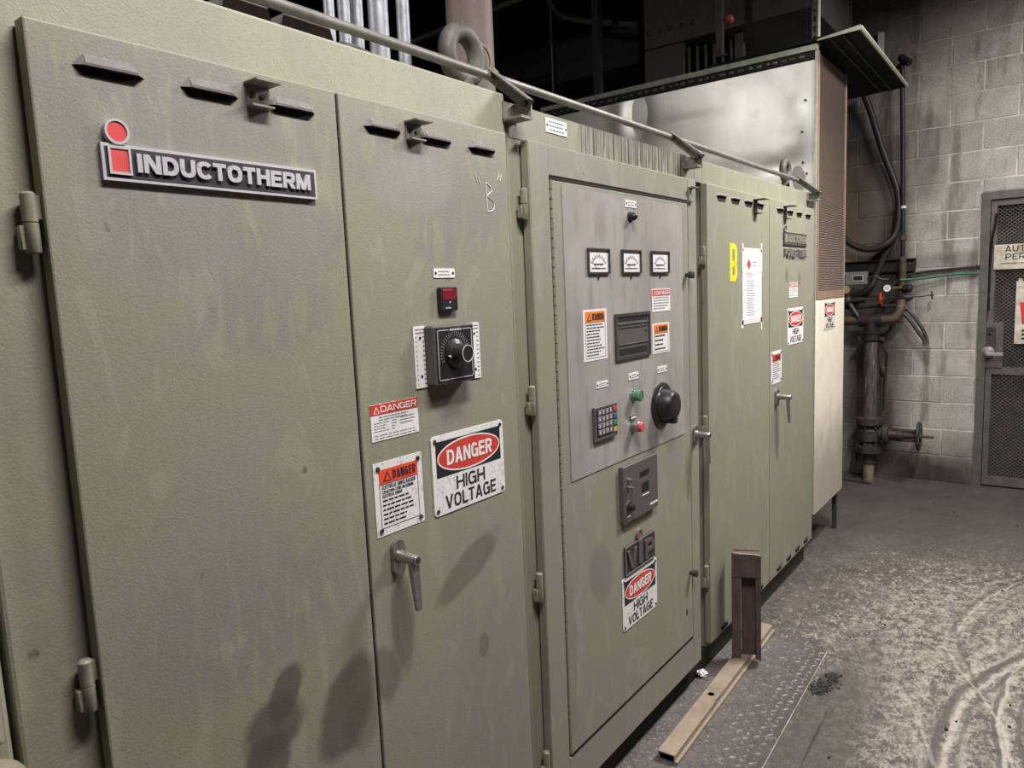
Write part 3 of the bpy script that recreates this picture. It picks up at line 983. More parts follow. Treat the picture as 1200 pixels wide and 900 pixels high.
def latch_handle(parent, y, z, x0=0.0, s=1.0):
    pts = []
    for i in range(12):
        a = math.pi * i / 11
        pts.append((y + 0.017 * s * math.cos(a), z + 0.016 * s + 0.018 * s * math.sin(a)))
    for i in range(12):
        a = math.pi + math.pi * i / 11
        pts.append((y + 0.017 * s * math.cos(a), z - 0.022 * s + 0.018 * s * math.sin(a)))
    h = MB().poly(FX(x0), pts, 0.0, 0.010 * s).build('handle_plate', M_steel, parent)
    m = MB().lathe((x0 + 0.008 * s, y, z), (1, 0, 0), [(0, 0.014 * s), (0.02 * s, 0.0115 * s), (0.05 * s, 0.0115 * s), (0.054 * s, 0.009 * s)], 20)
    m.build('handle_hub', M_steel, h, smooth=True)
    m = MB()
    k = x0 + 0.048 * s
    m.raw([Vector(p) for p in [(k - 0.006, y - 0.011 * s, z), (k + 0.006, y - 0.011 * s, z), (k + 0.006, y + 0.011 * s, z), (k - 0.006, y + 0.011 * s, z),
                               (k + 0.004, y - 0.007 * s, z - 0.105 * s), (k + 0.012, y - 0.007 * s, z - 0.105 * s), (k + 0.012, y + 0.007 * s, z - 0.105 * s), (k + 0.004, y + 0.007 * s, z - 0.105 * s)]],
          [(0, 1, 2, 3), (4, 5, 6, 7), (0, 1, 5, 4), (1, 2, 6, 5), (2, 3, 7, 6), (3, 0, 4, 7)])
    m.build('handle_lever', M_steel, h)
    MB().lathe((x0 + 0.061 * s, y, z), (1, 0, 0), [(0, 0.006 * s), (0.0015, 0.006 * s)], 14).build('lock_cylinder', M_darksteel, h)
    return h


def screw_parts(fr, pts, r, q0, q1, mat, parent, name='screw'):
    for p in pts:
        screws(fr, [p], r, q0, q1).build(name, mat, parent)


def screws(fr, pts, r=0.004, q0=0.0, q1=0.002):
    m = MB()
    for u, v in pts:
        m.ell(fr, u, v, r, r, q0, q1, 10)
    return m


def danger_sign(parent, y0, y1, z0, z1, q=0.0, label=None, rivets=True, white=None, X=0.0):
    fr = FX(X + q)
    wd, ht = y1 - y0, z1 - z0
    c = 0.006
    oct_ = [(y0 + c, z0), (y1 - c, z0), (y1, z0 + c), (y1, z1 - c), (y1 - c, z1), (y0 + c, z1), (y0, z1 - c), (y0, z0 + c)]
    s = MB().poly(fr, oct_, 0.0, 0.0022).build('danger_sign', white or M_swhite, parent, label=label)
    b0, b1 = y0 + 0.05 * wd, y1 - 0.05 * wd
    bz0, bz1 = z0 + 0.475 * ht, z1 - 0.075 * ht
    MB().rect(fr, b0, b1, bz0, bz1, 0.0022, 0.0027).build('black_panel', M_black, s)
    cy, cz = (b0 + b1) / 2, (bz0 + bz1) / 2
    MB().ering(fr, cy, cz, (b1 - b0) * 0.487, (bz1 - bz0) * 0.475, 0.0035, 0.0027, 0.0033, 48).build('oval_rim', M_white, s)
    MB().ell(fr, cy, cz, (b1 - b0) * 0.475, (bz1 - bz0) * 0.445, 0.0027, 0.0031, 48).build('red_oval', M_red, s)
    MB().text(fr, 'DANGER', cy - wd * 0.315, cy + wd * 0.315, cz - ht * 0.095, cz + ht * 0.095, 0.0031, 0.0038, 0.20, 0.10).build('danger_lettering', M_white, s)
    m = MB().text(fr, 'HIGH', y0 + wd * 0.30, y0 + wd * 0.70, z0 + ht * 0.265, z0 + ht * 0.435, 0.0022, 0.0029, 0.17, 0.13)
    m.text(fr, 'VOLTAGE', y0 + wd * 0.145, y0 + wd * 0.855, z0 + ht * 0.055, z0 + ht * 0.225, 0.0022, 0.0029, 0.17, 0.13)
    m.build('voltage_lettering', M_ink, s)
    if rivets:
        d = 0.011
        for u in (y0 + d, y1 - d):
            for v in (z0 + d, z1 - d):
                screws(fr, [(u, v)], 0.0045, 0.0022, 0.0045).build('rivet', M_darksteel, s)
    return s


def warn_triangle(fr, cu, vb, h, q0, q1, inner_q, m_out, m_in):
    w = h * 1.12
    m_out.poly(fr, [(cu - w / 2, vb), (cu + w / 2, vb), (cu, vb + h)], q0, q1)
    m_in.poly(fr, [(cu - w * 0.30, vb + h * 0.12), (cu + w * 0.30, vb + h * 0.12), (cu, vb + h * 0.74)], q0, inner_q)


def notice(name, parent, y0, y1, z0, z1, band, word, word_mat, band_mat, nlines, label, seed, q=0.0, border=True, body=None, head=(), rivets=False, plate_mat=None, inset=0.06):
    """a label: white plate, coloured header band with a warning triangle and a word, then print"""
    fr = FX(q)
    wd, ht = y1 - y0, z1 - z0
    t = 0.0012
    s = MB().rect(fr, y0, y1, z0, z1, 0, t).build(name, plate_mat or M_white, parent, label=label)
    i = inset * wd
    top = z1 - (0.04 * ht if not rivets else 0.10 * ht) if inset > 0.01 else z1
    bz0 = top - band * ht
    MB().rect(fr, y0 + i, y1 - i, bz0, top, t, t + 0.0004).build('header_band', band_mat, s)
    bh = top - bz0
    a, b = MB(), MB()
    cu = y0 + i + bh * 0.72
    warn_triangle(fr, cu, bz0 + bh * 0.15, bh * 0.68, t + 0.0004, t + 0.0009, t + 0.0013, a, b)
    a.text(fr, word, cu + bh * 0.52, y1 - i - bh * 0.22, bz0 + bh * 0.20, top - bh * 0.20, t + 0.0004, t + 0.0010, 0.18, 0.14)
    a.build('lettering', word_mat, s)
    b.build('warning_triangle', band_mat, s)
    p = MB()
    if border:
        p.rring(fr, y0 + i, y1 - i, z0 + (0.05 * ht if not rivets else 0.10 * ht), bz0, 0.0012, t, t + 0.0004)
    j = i + 0.05 * wd
    zc = bz0 - 0.02 * ht
    for (txt, frac, hgt) in head:
        p.text(fr, txt, y0 + j, y0 + j + (wd - 2 * j) * frac, zc - hgt * ht, zc, t, t + 0.0005, 0.15, 0.16)
        zc -= hgt * ht * 1.35
    zl = z0 + (0.08 if not rivets else 0.13) * ht
    if nlines:
        p.lines(fr, y0 + j, y1 - j, zl, zc, nlines, seed, t, t + 0.0004)
    p.build('print', M_ink if border else M_paleink, s)
    if rivets:
        d = 0.012
        for u in (y0 + d, y1 - d):
            for v in (z0 + d, z1 - d):
                screws(fr, [(u, v)], 0.0048, t, 0.004).build('rivet', M_darksteel, s)
    return s


def tag_plate(parent, y0, y1, z0, z1, q=0.0, rows=2, seed=1, label='white engraved tag held by two screws'):
    fr = FX(q)
    s = MB().rect(fr, y0, y1, z0, z1, 0, 0.0018).build('tag_plate', M_white, parent, label=label)
    zc = (z0 + z1) / 2
    screw_parts(fr, [(y0 + 0.006, zc), (y1 - 0.006, zc)], 0.0028, 0.0018, 0.003, M_gap, s)
    MB().lines(fr, y0 + 0.014, y1 - 0.014, z0 + 0.003, z1 - 0.003, rows, seed, 0.0018, 0.0021, 0.4, 0.1).build('print', M_paleink, s)
    return s


def hook_bracket(parent, y0, z0, z1, wd=0.042, d=0.036, mat=None):
    m = MB()
    m.box(0, 0.003, y0, y0 + wd, z0, z1)
    m.box(0, d, y0 - 0.002, y0 + wd + 0.004, z1, z1 + 0.003)
    m.box(0, d * 0.5, y0, y0 + wd, z0 - 0.003, z0)
    h = m.build('hook_bracket', mat or M_bracket, parent)
    screw_parts(FX(0.003), [(y0 + wd * 0.3, (z0 + z1) / 2), (y0 + wd * 0.72, (z0 + z1) / 2)], 0.004, 0, 0.002, M_darksteel, h)
    return h


def lifting_eye(parent, c, R, r, zbase):
    m = MB().torus(c, (1, 0, 0), R, r, 40, 16)
    e = m.build('lifting_eye', M_iron, parent, smooth=True)
    MB().lathe((c[0], c[1], zbase), (0, 0, 1), [(0, r * 1.9), (0.012, r * 1.9), (0.016, r * 1.2), (c[2] - R - zbase, r * 1.1)], 20).build('eye_base', M_iron, e, smooth=True)
    return e


XB = -0.030                      # front of the cabinet bodies; the doors stand proud of them
ZT = 2.035

# --- the cabinet at the left edge of the picture
c0 = thing('electrical_cabinet', (-0.42, -0.42, 0), 'olive green cabinet cut off by the left edge, beside the double-door cabinet', 'cabinet')
MB().box(-0.82, XB, -1.15, 0.299, 0.10, ZT, 0.006).build('body', M_body, c0)
MB().box(-0.80, -0.044, -1.14, 0.297, 0.0, 0.10).build('plinth', M_plinth, c0)
m = MB().box(-0.026, 0.0, -0.80, 0.284, 1.012, 1.94, 0.006, 2)
m.build('door', M_body, c0)
MB().box(-0.026, -0.002, -0.80, 0.288, 0.14, 0.97, 0.006, 2).build('lower_door', M_body, c0)
MB().lathe((-0.004, 0.262, 0.955), (1, 0, 0), [(0, 0.042), (0.012, 0.042), (0.022, 0.036), (0.027, 0.02), (0.028, 0.002)], 28).build('cover_cap', M_beige, c0, smooth=True, label='round beige cap')

# --- the large double-door cabinet with the big nameplate
c1 = thing('electrical_cabinet', (-0.42, 0.88, 0), 'olive green double-door cabinet with the large INDUCTOTHERM nameplate', 'cabinet')
MB().box(-0.82, XB, 0.307, 1.459, 0.10, ZT + 0.018, 0.006, 2).build('body', M_body, c1)
MB().box(-0.80, -0.044, 0.31, 1.457, 0.0, 0.10).build('plinth', M_plinth, c1)
d1 = MB().box(-0.0265, 0.0, 0.405, 0.9080, 0.14, 1.949, 0.003, 2).build('door', M_door_a, c1)
d2 = MB().box(-0.0265, 0.0, 0.9140, 1.419, 0.14, 1.949, 0.003, 2).build('door', M_door_b, c1)
MB().box(-0.029, -0.006, 0.9082, 0.9138, 0.15, 1.945).build('door_gap', M_gap, c1)
for yc in (0.508, 0.659, 0.810):
    louver(d1, yc, 1.918)
for yc in (1.020, 1.172, 1.325):
    louver(d2, yc, 1.916)
hook_bracket(d1, 0.722, 1.893, 1.926)
hook_bracket(d2, 1.083, 1.890, 1.921)
for zb, zt in ((1.648, 1.728), (1.000, 1.078), (0.33, 0.41)):
    barrel_hinge(d1, 0.391, zb, zt)
latch_handle(d2, 0.984, 1.043)

# nameplate
np_ = MB().rect(F0, 0.482, 0.846, 1.750, 1.801, 0.0, 0.007).build('nameplate', M_silverprint, c1, label='dark nameplate reading INDUCTOTHERM with red i emblem')
MB().rect(F0, 0.4865, 0.8415, 1.7545, 1.7965, 0.007, 0.0075).build('dark_field', M_platedark, np_)
MB().rring(F0, 0.490, 0.5215, 1.7585, 1.7975, 0.0035, 0.0075, 0.010).ering(F0, 0.5055, 1.8175, 0.0170, 0.0175, 0.0033, 0.0, 0.010).build('emblem_rim', M_silverprint, np_)
MB().rect(F0, 0.4935, 0.518, 1.762, 1.794, 0.0075, 0.0085).ell(F0, 0.5055, 1.8175, 0.0145, 0.015, 0.0, 0.0085).build('red_emblem', M_redlogo, np_)
MB().text(F0, 'INDUCTOTHERM', 0.5285, 0.8295, 1.7640, 1.7905, 0.0075, 0.0112, 0.27, 0.09).build('lettering', M_silverprint, np_)

# instruments and labels on the right-hand door
tag_plate(c1, 1.141, 1.208, 1.609, 1.629, 0.0, 2, 3)
ds = MB().box(0.0, 0.011, 1.148, 1.205, 1.537, 1.589, 0.0025).build('indicator_display', M_plastic, c1, label='small black display with red window')
MB().rect(F0, 1.1545, 1.1985, 1.562, 1.5845, 0.011, 0.0116).build('red_window', M_redglass, ds)
MB().rect(F0, 1.1560, 1.186, 1.581, 1.5838, 0.0116, 0.012).build('window_glint', M_red, ds)
MB().rect(F0, 1.163, 1.180, 1.5425, 1.545, 0.011, 0.0115).rect(F0, 1.176, 1.180, 1.554, 1.558, 0.011, 0.0115).build('print', M_silverprint, ds)
for (a, b, z0, z1, lb, sc) in ((1.0685, 1.1055, 1.3785, 1.5085, 'white number strip left of the dial', (1.484, 1.403)), (1.2450, 1.2815, 1.3785, 1.5065, 'white number strip right of the dial', (1.482, 1.400))):
    st = MB().rect(F0, a, b, z0, z1, 0, 0.0025).build('number_strip', M_white, c1, label=lb)
    m = MB().lines(F0, a + 0.005, b - 0.004, z1 - 0.017, z1 - 0.003, 2, 5, 0.0025, 0.0029, 0.45, 0.05)
    for i in range(11):
        zc = z1 - 0.022 - i * 0.0099
        m.rect(F0, a + 0.006, a + 0.0085, zc - 0.0016, zc + 0.0016, 0.0025, 0.0029)
        m.rect(F0, b - 0.0115, b - 0.0045, zc - 0.0016, zc + 0.0016, 0.0025, 0.0029)
    m.build('print', M_paleink, st)
    screw_parts(F0, [((a + b) / 2, sc[0]), ((a + b) / 2, sc[1])], 0.003, 0.0025, 0.0037, M_gap, st)
dl = MB().box(0.0, 0.030, 1.100, 1.230, 1.3815, 1.5075, 0.003).build('dial_box', M_plasticg, c1, label='black dial box with a round control knob')
FD1 = FX(0.030)
MB().rect(FD1, 1.105, 1.225, 1.3865, 1.5025, 0.0, 0.0008).build('dial_face', M_plastic, dl)
m = MB()
for (a, b, c_, d_) in ((1.110, 1.145, 1.4965, 1.4985), (1.190, 1.2205, 1.4965, 1.4985), (1.110, 1.140, 1.3905, 1.3925), (1.188, 1.2205, 1.3905, 1.3925), (1.110, 1.112, 1.3905, 1.4985), (1.2185, 1.2205, 1.3905, 1.4985)):
    m.rect(FD1, a, b, c_, d_, 0.0008, 0.0014)
m.lines(FD1, 1.149, 1.187, 1.4935, 1.501, 1, 2, 0.0008, 0.0014, 0.6, 0)
m.lines(FD1, 1.144, 1.184, 1.3895, 1.394, 1, 8, 0.0008, 0.0014, 0.5, 0)
m.build('face_border', M_silverprint, dl)
m = MB()
cy, cz = 1.164, 1.446
for i in range(27):
    a = math.radians(200 - i * 220 / 26)
    for ra, rb in ((0.0375, 0.0405), (0.0425, 0.047)):
        u, v = cy + ra * math.cos(a), cz + ra * math.sin(a)
        u_, v_ = cy + rb * math.cos(a), cz + rb * math.sin(a)
        nx, ny = -math.sin(a) * 0.0008, math.cos(a) * 0.0008
        m.poly(FD1, [(u + nx, v + ny), (u - nx, v - ny), (u_ - nx, v_ - ny), (u_ + nx, v_ + ny)], 0.0008, 0.0013)
m.build('scale_marks', M_paleink, dl)
MB().lathe((0.0308, cy, cz), (1, 0, 0), [(0, 0.032), (0.004, 0.031), (0.007, 0.026), (0.010, 0.021), (0.034, 0.0185), (0.036, 0.0175)], 32).build('dial_knob', M_plastic, dl, smooth=True)
MB().ering(FX(0.0668), cy, cz, 0.0185, 0.0185, 0.0020, 0.0, 0.001).build('knob_ring', M_silverprint, dl)
MB().poly(FX(0.0348), [(cy - 0.030, cz - 0.004), (cy - 0.023, cz - 0.008), (cy - 0.023, cz - 0.002)], 0.0, 0.005).build('pointer', M_white, dl)

notice('danger_label', c1, 0.939, 1.070, 1.288, 1.3615, 0.29, 'DANGER', M_white, M_red, 0, 'white label with a red DANGER header, upper left of the dial door', 11, border=False, inset=0.0)
m = MB()
fr = FX(0.0)
m.lines(fr, 0.960, 1.045, 1.327, 1.338, 2, 3, 0.0012, 0.0016, 0.4, 0.1)
m.lines(fr, 0.946, 0.986, 1.305, 1.327, 4, 5, 0.0012, 0.0016, 0.3, 0.4)
m.lines(fr, 0.994, 1.008, 1.305, 1.327, 4, 6, 0.0012, 0.0016, 0.3, 0.4)
m.lines(fr, 1.018, 1.060, 1.312, 1.331, 3, 7, 0.0012, 0.0016, 0.35, 0.4)
m.lines(fr, 0.946, 1.062, 1.290, 1.302, 2, 9, 0.0012, 0.0016, 0.3, 0.1)
m.build('label_print', M_paleink, c1)
notice('shock_hazard_sign', c1, 0.9355, 1.0715, 1.093, 1.2445, 0.20, 'DANGER', M_ink, M_redorange, 6, 'white sign with a red-orange DANGER band about electrical shock', 21, rivets=True, plate_mat=M_swhite, inset=0.10,
       head=(('ELECTRICAL SHOCK HAZARD', 0.98, 0.052), ('CAPACITORS STORE HAZARDOUS', 0.92, 0.04), ('ELECTRICAL ENERGY', 0.58, 0.04)))
danger_sign(c1, 1.102, 1.352, 1.0895, 1.2675, 0.0, 'DANGER HIGH VOLTAGE sign riveted at four corners')
# chalked "B"
m = MB()
for st in ([(1.297, 1.840), (1.303, 1.824)], [(1.306, 1.838), (1.312, 1.823)], [(1.384, 1.852), (1.379, 1.836)], [(1.393, 1.850), (1.388, 1.835)],
           [(1.334, 1.826), (1.336, 1.760)], [(1.334, 1.826), (1.350, 1.818), (1.354, 1.808), (1.338, 1.796), (1.358, 1.786), (1.362, 1.772), (1.352, 1.763), (1.336, 1.760)]):
    m.tube([(0.0006, a, b) for a, b in st], 0.0011, 5, 4)
m.build('chalk_letter', M_chalk, c1, label='chalked letter B in quote marks')
# vent caps standing on the roof behind the rail
for (a, b, h) in ((0.750, 0.866, 0.052), (0.870, 1.008, 0.051)):
    m = MB()
    zt = ZT + 0.018
    x0, x1 = -0.22, -0.100
    e = 0.014
    pr = [(a, zt), (a + e, zt + h), (b - e * 1.2, zt + h), (b, zt)]
    m.raw([Vector((x1, y, z)) for y, z in pr] + [Vector((x0, y, z)) for y, z in pr], [(0, 1, 2, 3), (7, 6, 5, 4), (0, 4, 5, 1), (1, 5, 6, 2), (2, 6, 7, 3)])
    m.build('vent_cap', M_cap, c1)
MB().lathe((-0.14, 1.045, ZT + 0.036), (0, 1, -0.06), [(0, 0.030), (0.03, 0.034), (0.085, 0.030), (0.11, 0.022)], 20).build('cable_gland', M_cap, c1, smooth=True)
lifting_eye(c1, (-0.15, 1.466 - 0.016, 2.165), 0.056, 0.0235, ZT + 0.012)

# --- the control cabinet with meters
c2 = thing('electrical_cabinet', (-0.42, 2.02, 0), 'olive green control cabinet with grey meter panel and drip-streaked top', 'cabinet')
MB().box(-0.82, XB, 1.463, 2.553, 0.10, ZT, 0.004).box(-0.82, XB, 2.553, 2.592, 1.952, ZT).build('body', M_body, c2)
MB().rect(FX(XB), 1.470, 2.590, 1.952, ZT - 0.001, 0.0, 0.0015).build('header_panel', M_head_c, c2)
MB().box(-0.80, -0.044, 1.46, 2.592, 0.0, 0.10).build('plinth', M_plinth, c2)
m = MB()
O = (1.509, 2.541, 0.115, 1.947)
I = (1.598, 2.466, 0.240, 1.868)
m.box(-0.0265, 0.0, O[0], I[0], O[2], O[3], 0.003)
m.box(-0.0265, 0.0, I[1], O[1], O[2], O[3], 0.003)
m.box(-0.0265, -0.0003, I[0] - 0.003, I[1] + 0.003, O[2] + 0.0005, I[2], 0.003)
m.box(-0.0265, -0.0003, I[0] - 0.003, I[1] + 0.003, I[3], O[3] - 0.0005, 0.003)
m.build('outer_door', M_door_c, c2)
MB().box(-0.029, -0.022, 1.520, 2.530, 0.13, 1.93).build('door_gap', M_gap, c2)
din = MB().box(-0.02, 0.0005, I[0] + 0.010, I[1] - 0.003, I[2] + 0.005, I[3] - 0.010, 0.002).build('door', M_door_c, c2)
m = MB()
z = I[2] + 0.008
while z < I[3] - 0.03:
    m.cyl((-0.001, I[0] + 0.006, z), (-0.001, I[0] + 0.006, z + 0.0225), 0.0042, None, 8)
    z += 0.0252
m.build('piano_hinge', M_hinge, din)
m = MB().box(-0.02, 0.0007, I[0] + 0.010, I[1] - 0.004, I[2] - 0.0025, I[2] + 0.0046).box(-0.02, -0.0012, I[0] + 0.004, I[1], I[3] - 0.0095, I[3] - 0.0004).box(-0.02, -0.0015, I[1] - 0.0028, I[1] - 0.0003, I[2] + 0.005, I[3] - 0.01)  # black strips added to paint the gap round the inner door dark
m.build('gap_shade_strip', M_gap, c2)
for zb, zt in ((1.752, 1.829), (1.252, 1.330), (0.745, 0.826), (0.235, 0.312)):
    barrel_hinge(c2, 1.498, zb, zt)
latch_handle(c2, 2.500, 1.022, 0.0, 1.0)
for z in (1.608, 0.505):
    k = MB().lathe((0.0, 2.443, z), (1, 0, 0), [(0, 0.008), (0.012, 0.008), (0.0125, 0.0125), (0.028, 0.0135), (0.030, 0.010)], 18).build('knob', M_darksteel, c2, smooth=True)
MB().ell(F0, 2.411, 0.362, 0.006, 0.012, 0.0005, 0.0012).build('keyhole', M_gap, c2)
m = MB().box(0.0, 0.006, 2.468, 2.488, 1.868, 1.915, 0.001).box(0.0, 0.024, 2.470, 2.510, 1.912, 1.917, 0.001).box(0.0, 0.012, 2.470, 2.496, 1.864, 1.869)
m.build('stay_clip', M_bracket, c2)
tag_plate(c2, 1.630, 1.732, 1.9875, 2.0245, XB + 0.0015, 3, 4, 'white engraved tag on the top strip')
# grey panel
pl = MB().box(0.0005, 0.0028, 1.652, 2.408, 1.040, 1.846).build('control_panel', M_plate, c2, label='grey dusty metal panel carrying meters and switches')
P = 0.0028
FP = FX(P)
tag_plate(c2, 1.999, 2.069, 1.8155, 1.837, P, 2, 5)
k = MB().lathe((P, 2.028, 1.787), (1, 0, 0), [(0, 0.016), (0.004, 0.016), (0.005, 0.012), (0.014, 0.0125), (0.022, 0.009), (0.025, 0.004)], 20).build('pilot_lamp', M_plastic, c2, smooth=True, label='round dark pilot lamp')
for n_, (a, b) in enumerate(((1.768, 1.889), (1.966, 2.089), (2.162, 2.294))):
    z0, z1 = 1.615, 1.687
    mt = MB().rring(FP, a, b, z0, z1, 0.0045, 0.0, 0.007).build('analog_meter', M_screenf, c2, label=('left', 'middle', 'right')[n_] + ' analog meter with white dial')
    MB().rect(FP, a + 0.005, b - 0.005, z0 + 0.005, z1 - 0.005, 0.0, 0.002).build('dial_face', M_white, mt)
    m = MB()
    cu, cv = (a + b) / 2, z0 + 0.012
    for i in range(15):
        an = math.radians(150 - i * 120 / 14)
        ra, rb = 0.033, 0.041 if i % 2 else 0.044
        nx, ny = -math.sin(an) * 0.001, math.cos(an) * 0.001
        sx = 1.15
        m.poly(FP, [(cu + sx * ra * math.cos(an) + nx, cv + ra * math.sin(an) + ny), (cu + sx * ra * math.cos(an) - nx, cv + ra * math.sin(an) - ny),
                    (cu + sx * rb * math.cos(an) - nx, cv + rb * math.sin(an) - ny), (cu + sx * rb * math.cos(an) + nx, cv + rb * math.sin(an) + ny)], 0.002, 0.0024)
    m.lines(FP, a + 0.035, b - 0.035, z0 + 0.023, z0 + 0.030, 1, n_ + 2, 0.002, 0.0024, 0.7, 0)
    m.lines(FP, a + 0.022, b - 0.022, z0 + 0.012, z0 + 0.018, 1, n_ + 5, 0.002, 0.0024, 0.6, 0)
    m.build('scale_marks', M_ink, mt)
    u, v = cu + 0.040 * math.cos(math.radians(148)), cv + 0.036 * math.sin(math.radians(148))
    MB().poly(FP, [(cu - 0.0006, cv), (cu + 0.0006, cv), (u + 0.0006, v), (u - 0.0006, v)], 0.003, 0.0035).build('needle', M_ink, mt)
    MB().ell(FP, cu - 0.002, z0 - 0.013, 0.004, 0.004, 0.0, 0.003, 12).build('adjust_screw', M_gap, mt)
notice('danger_label', c2, 2.166, 2.302, 1.489, 1.564, 0.27, 'DANGER', M_white, M_red, 5, 'white label with a red DANGER header, below the right meter', 31, q=P, border=False, inset=0.02)
notice('warning_label', c2, 1.735, 1.867, 1.367, 1.514, 0.21, 'WARNING', M_ink, M_orange, 11, 'tall white label with an orange WARNING band, left of the screen', 41, q=P, inset=0.08)
notice('warning_label', c2, 2.164, 2.291, 1.350, 1.450, 0.29, 'WARNING', M_ink, M_orange, 4, 'small white label with an orange WARNING band, right of the screen', 51, q=P, inset=0.08)
# screen with vents
sc = MB().rring(FP, 1.914, 2.143, 1.352, 1.494, 0.010, 0.0, 0.006).rect(FP, 1.924, 2.133, 1.459, 1.464, 0, 0.005).rect(FP, 1.924, 2.133, 1.396, 1.402, 0, 0.005).rect(FP, 1.92, 2.137, 1.448, 1.452, 0, 0.0045).build('screen_unit', M_screenf, c2, label='dark framed display screen with slots')
MB().rect(FP, 1.922, 2.135, 1.36, 1.486, 0.0, 0.003).build('screen', M_plasticg, sc)
MB().rect(FP, 1.934, 2.128, 1.3995, 1.401, 0.005, 0.0056).rect(FP, 1.934, 2.128, 1.462, 1.4635, 0.005, 0.0056).build('edge_line', M_paleink, sc)
MB().rect(FP, 1.934, 2.122, 1.470, 1.482, 0.003, 0.0036).rect(FP, 1.934, 2.122, 1.366, 1.386, 0.003, 0.0036).rect(FP, 2.108, 2.118, 1.43, 1.437, 0.003, 0.0036).build('slot', M_gap, sc)
for (a, b, c_, d_, s_) in ((1.797, 1.864, 1.2835, 1.3015, 6), (1.994, 2.060, 1.284, 1.305, 7), (2.196, 2.266, 1.284, 1.305, 8)):
    tag_plate(c2, a, b, c_, d_, P, 2, s_)
# keypad
kp = MB().box(P, P + 0.010, 1.769, 1.902, 1.130, 1.2315, 0.002).build('keypad', M_plasticg, c2, label='keypad with grey keys and a column of coloured keys')
FK = FX(P + 0.010)
MB().rect(FK, 1.779, 1.866, 1.143, 1.225, 0, 0.0006).build('key_field', M_plastic, kp)
for r in range(4):
    for c_ in range(4):
        a, b = 1.7825 + c_ * 0.0212, 1.1468 + r * 0.0196
        kk = MB().box(P + 0.0106, P + 0.014, a, a + 0.0175, b, b + 0.016, 0.001).build('key', M_hood, kp)
m = MB()
for r in range(4):
    for c_ in range(4):
        a, b = 1.7825 + c_ * 0.0212, 1.1468 + r * 0.0196
        m.rect(FX(P + 0.014), a + 0.005, a + 0.012, b + 0.004, b + 0.012, 0, 0.0004)
m.build('key_print', M_silverprint, kp)
for i, mt in enumerate((M_red, M_blue, M_greenkey, M_yellowkey)):
    b = 1.2065 - i * 0.0208
    MB().box(P + 0.010, P + 0.0125, 1.876, 1.894, b, b + 0.013, 0.0006).build('coloured_key', mt, kp)
# push buttons
g = MB().lathe((P, 2.022, 1.2335), (1, 0, 0), [(0, 0.0205), (0.005, 0.0205), (0.006, 0.017), (0.024, 0.017), (0.026, 0.015)], 22).build('push_button', M_steel, c2, smooth=True, label='green push button')
MB().lathe((P + 0.010, 2.022, 1.2335), (1, 0, 0), [(0, 0.0178), (0.017, 0.0178), (0.0175, 0.0165)], 22).build('collar', M_green_btn, g, smooth=True)
MB().ell(FX(P + 0.0275), 2.022, 1.2335, 0.0125, 0.0125, 0, 0.001, 20).build('button_cap', M_greenkey, g)
MB().ering(FX(P + 0.0275), 2.022, 1.2335, 0.0165, 0.0165, 0.003, 0, 0.0012, 24).build('rim', M_chrome, g)
g = MB().lathe((P, 2.016, 1.135), (1, 0, 0), [(0, 0.0205), (0.005, 0.0205), (0.006, 0.017), (0.022, 0.017), (0.024, 0.015)], 22).build('push_button', M_steel, c2, smooth=True, label='red push button')
MB().lathe((P + 0.024, 2.016, 1.135), (1, 0, 0), [(0, 0.015), (0.007, 0.016), (0.011, 0.013)], 22).build('button_cap', M_redlogo, g, smooth=True)
MB().rect(FP, 1.994, 2.034, 1.1575, 1.171, 0, 0.004).build('legend_plate', M_plasticg, g)
MB().lines(FP, 1.998, 2.032, 1.160, 1.169, 1, 3, 0.004, 0.0044, 0.7, 0).build('print', M_white, g)
# rotary disconnect
rs = MB().lathe((P, 2.222, 1.174), (1, 0, 0), [(0, 0.0765), (0.006, 0.0765), (0.009, 0.072), (0.009, 0.064), (0.012, 0.062)], 40).build('rotary_switch', M_plastic, c2, smooth=True, label='large black rotary disconnect switch')
m = MB().lathe((P + 0.010, 2.222, 1.174), (1, 0, 0), [(0, 0.055), (0.01, 0.054), (0.032, 0.050), (0.042, 0.043), (0.046, 0.03)], 36)
m.build('knob', M_plastic, rs, smooth=True)
MB().box(P + 0.012, P + 0.055, 2.209, 2.235, 1.113, 1.215, 0.005, 2).build('grip', M_plastic, rs)
m = MB().lines(FX(P + 0.012), 2.176, 2.206, 1.212, 1.220, 1, 3, 0, 0.0008, 0.8, 0).build('print', M_white, rs)
# lower unit, emblem and sign on the inner door
FQ = FX(0.0005)
bx = MB().box(0.0005, 0.016, 1.920, 2.158, 0.840, 1.022, 0.002).build('relay_unit', M_plasticg, c2, label='grey relay unit with two small slots and a knob')
FB = FX(0.016)
MB().rect(FB, 2.030, 2.095, 0.966, 0.984, 0, 0.0008).rect(FB, 2.043, 2.090, 0.914, 0.944, 0, 0.0008).build('slot', M_gap, bx)
MB().rect(FB, 2.044, 2.092, 0.902, 0.9055, 0, 0.0008).rect(FB, 2.098, 2.152, 0.858, 0.864, 0, 0.0008).rect(FB, 1.942, 1.962, 0.858, 0.862, 0, 0.0008).build('print', M_white, bx)
for z in (0.975, 0.951):
    MB().lathe((0.016, 1.955, z), (1, 0, 0), [(0, 0.009), (0.004, 0.009), (0.005, 0.005), (0.018, 0.006)], 14).build('toggle', M_steel, bx, smooth=True)
MB().lathe((0.016, 1.957, 0.889), (1, 0, 0), [(0, 0.019), (0.003, 0.019), (0.004, 0.013), (0.016, 0.011), (0.018, 0.006)], 22).build('knob', M_plastic, bx, smooth=True)
MB().ering(FX(0.016), 1.957, 0.889, 0.0205, 0.0205, 0.004, 0, 0.002, 26).build('knob_rim', M_steel, bx)
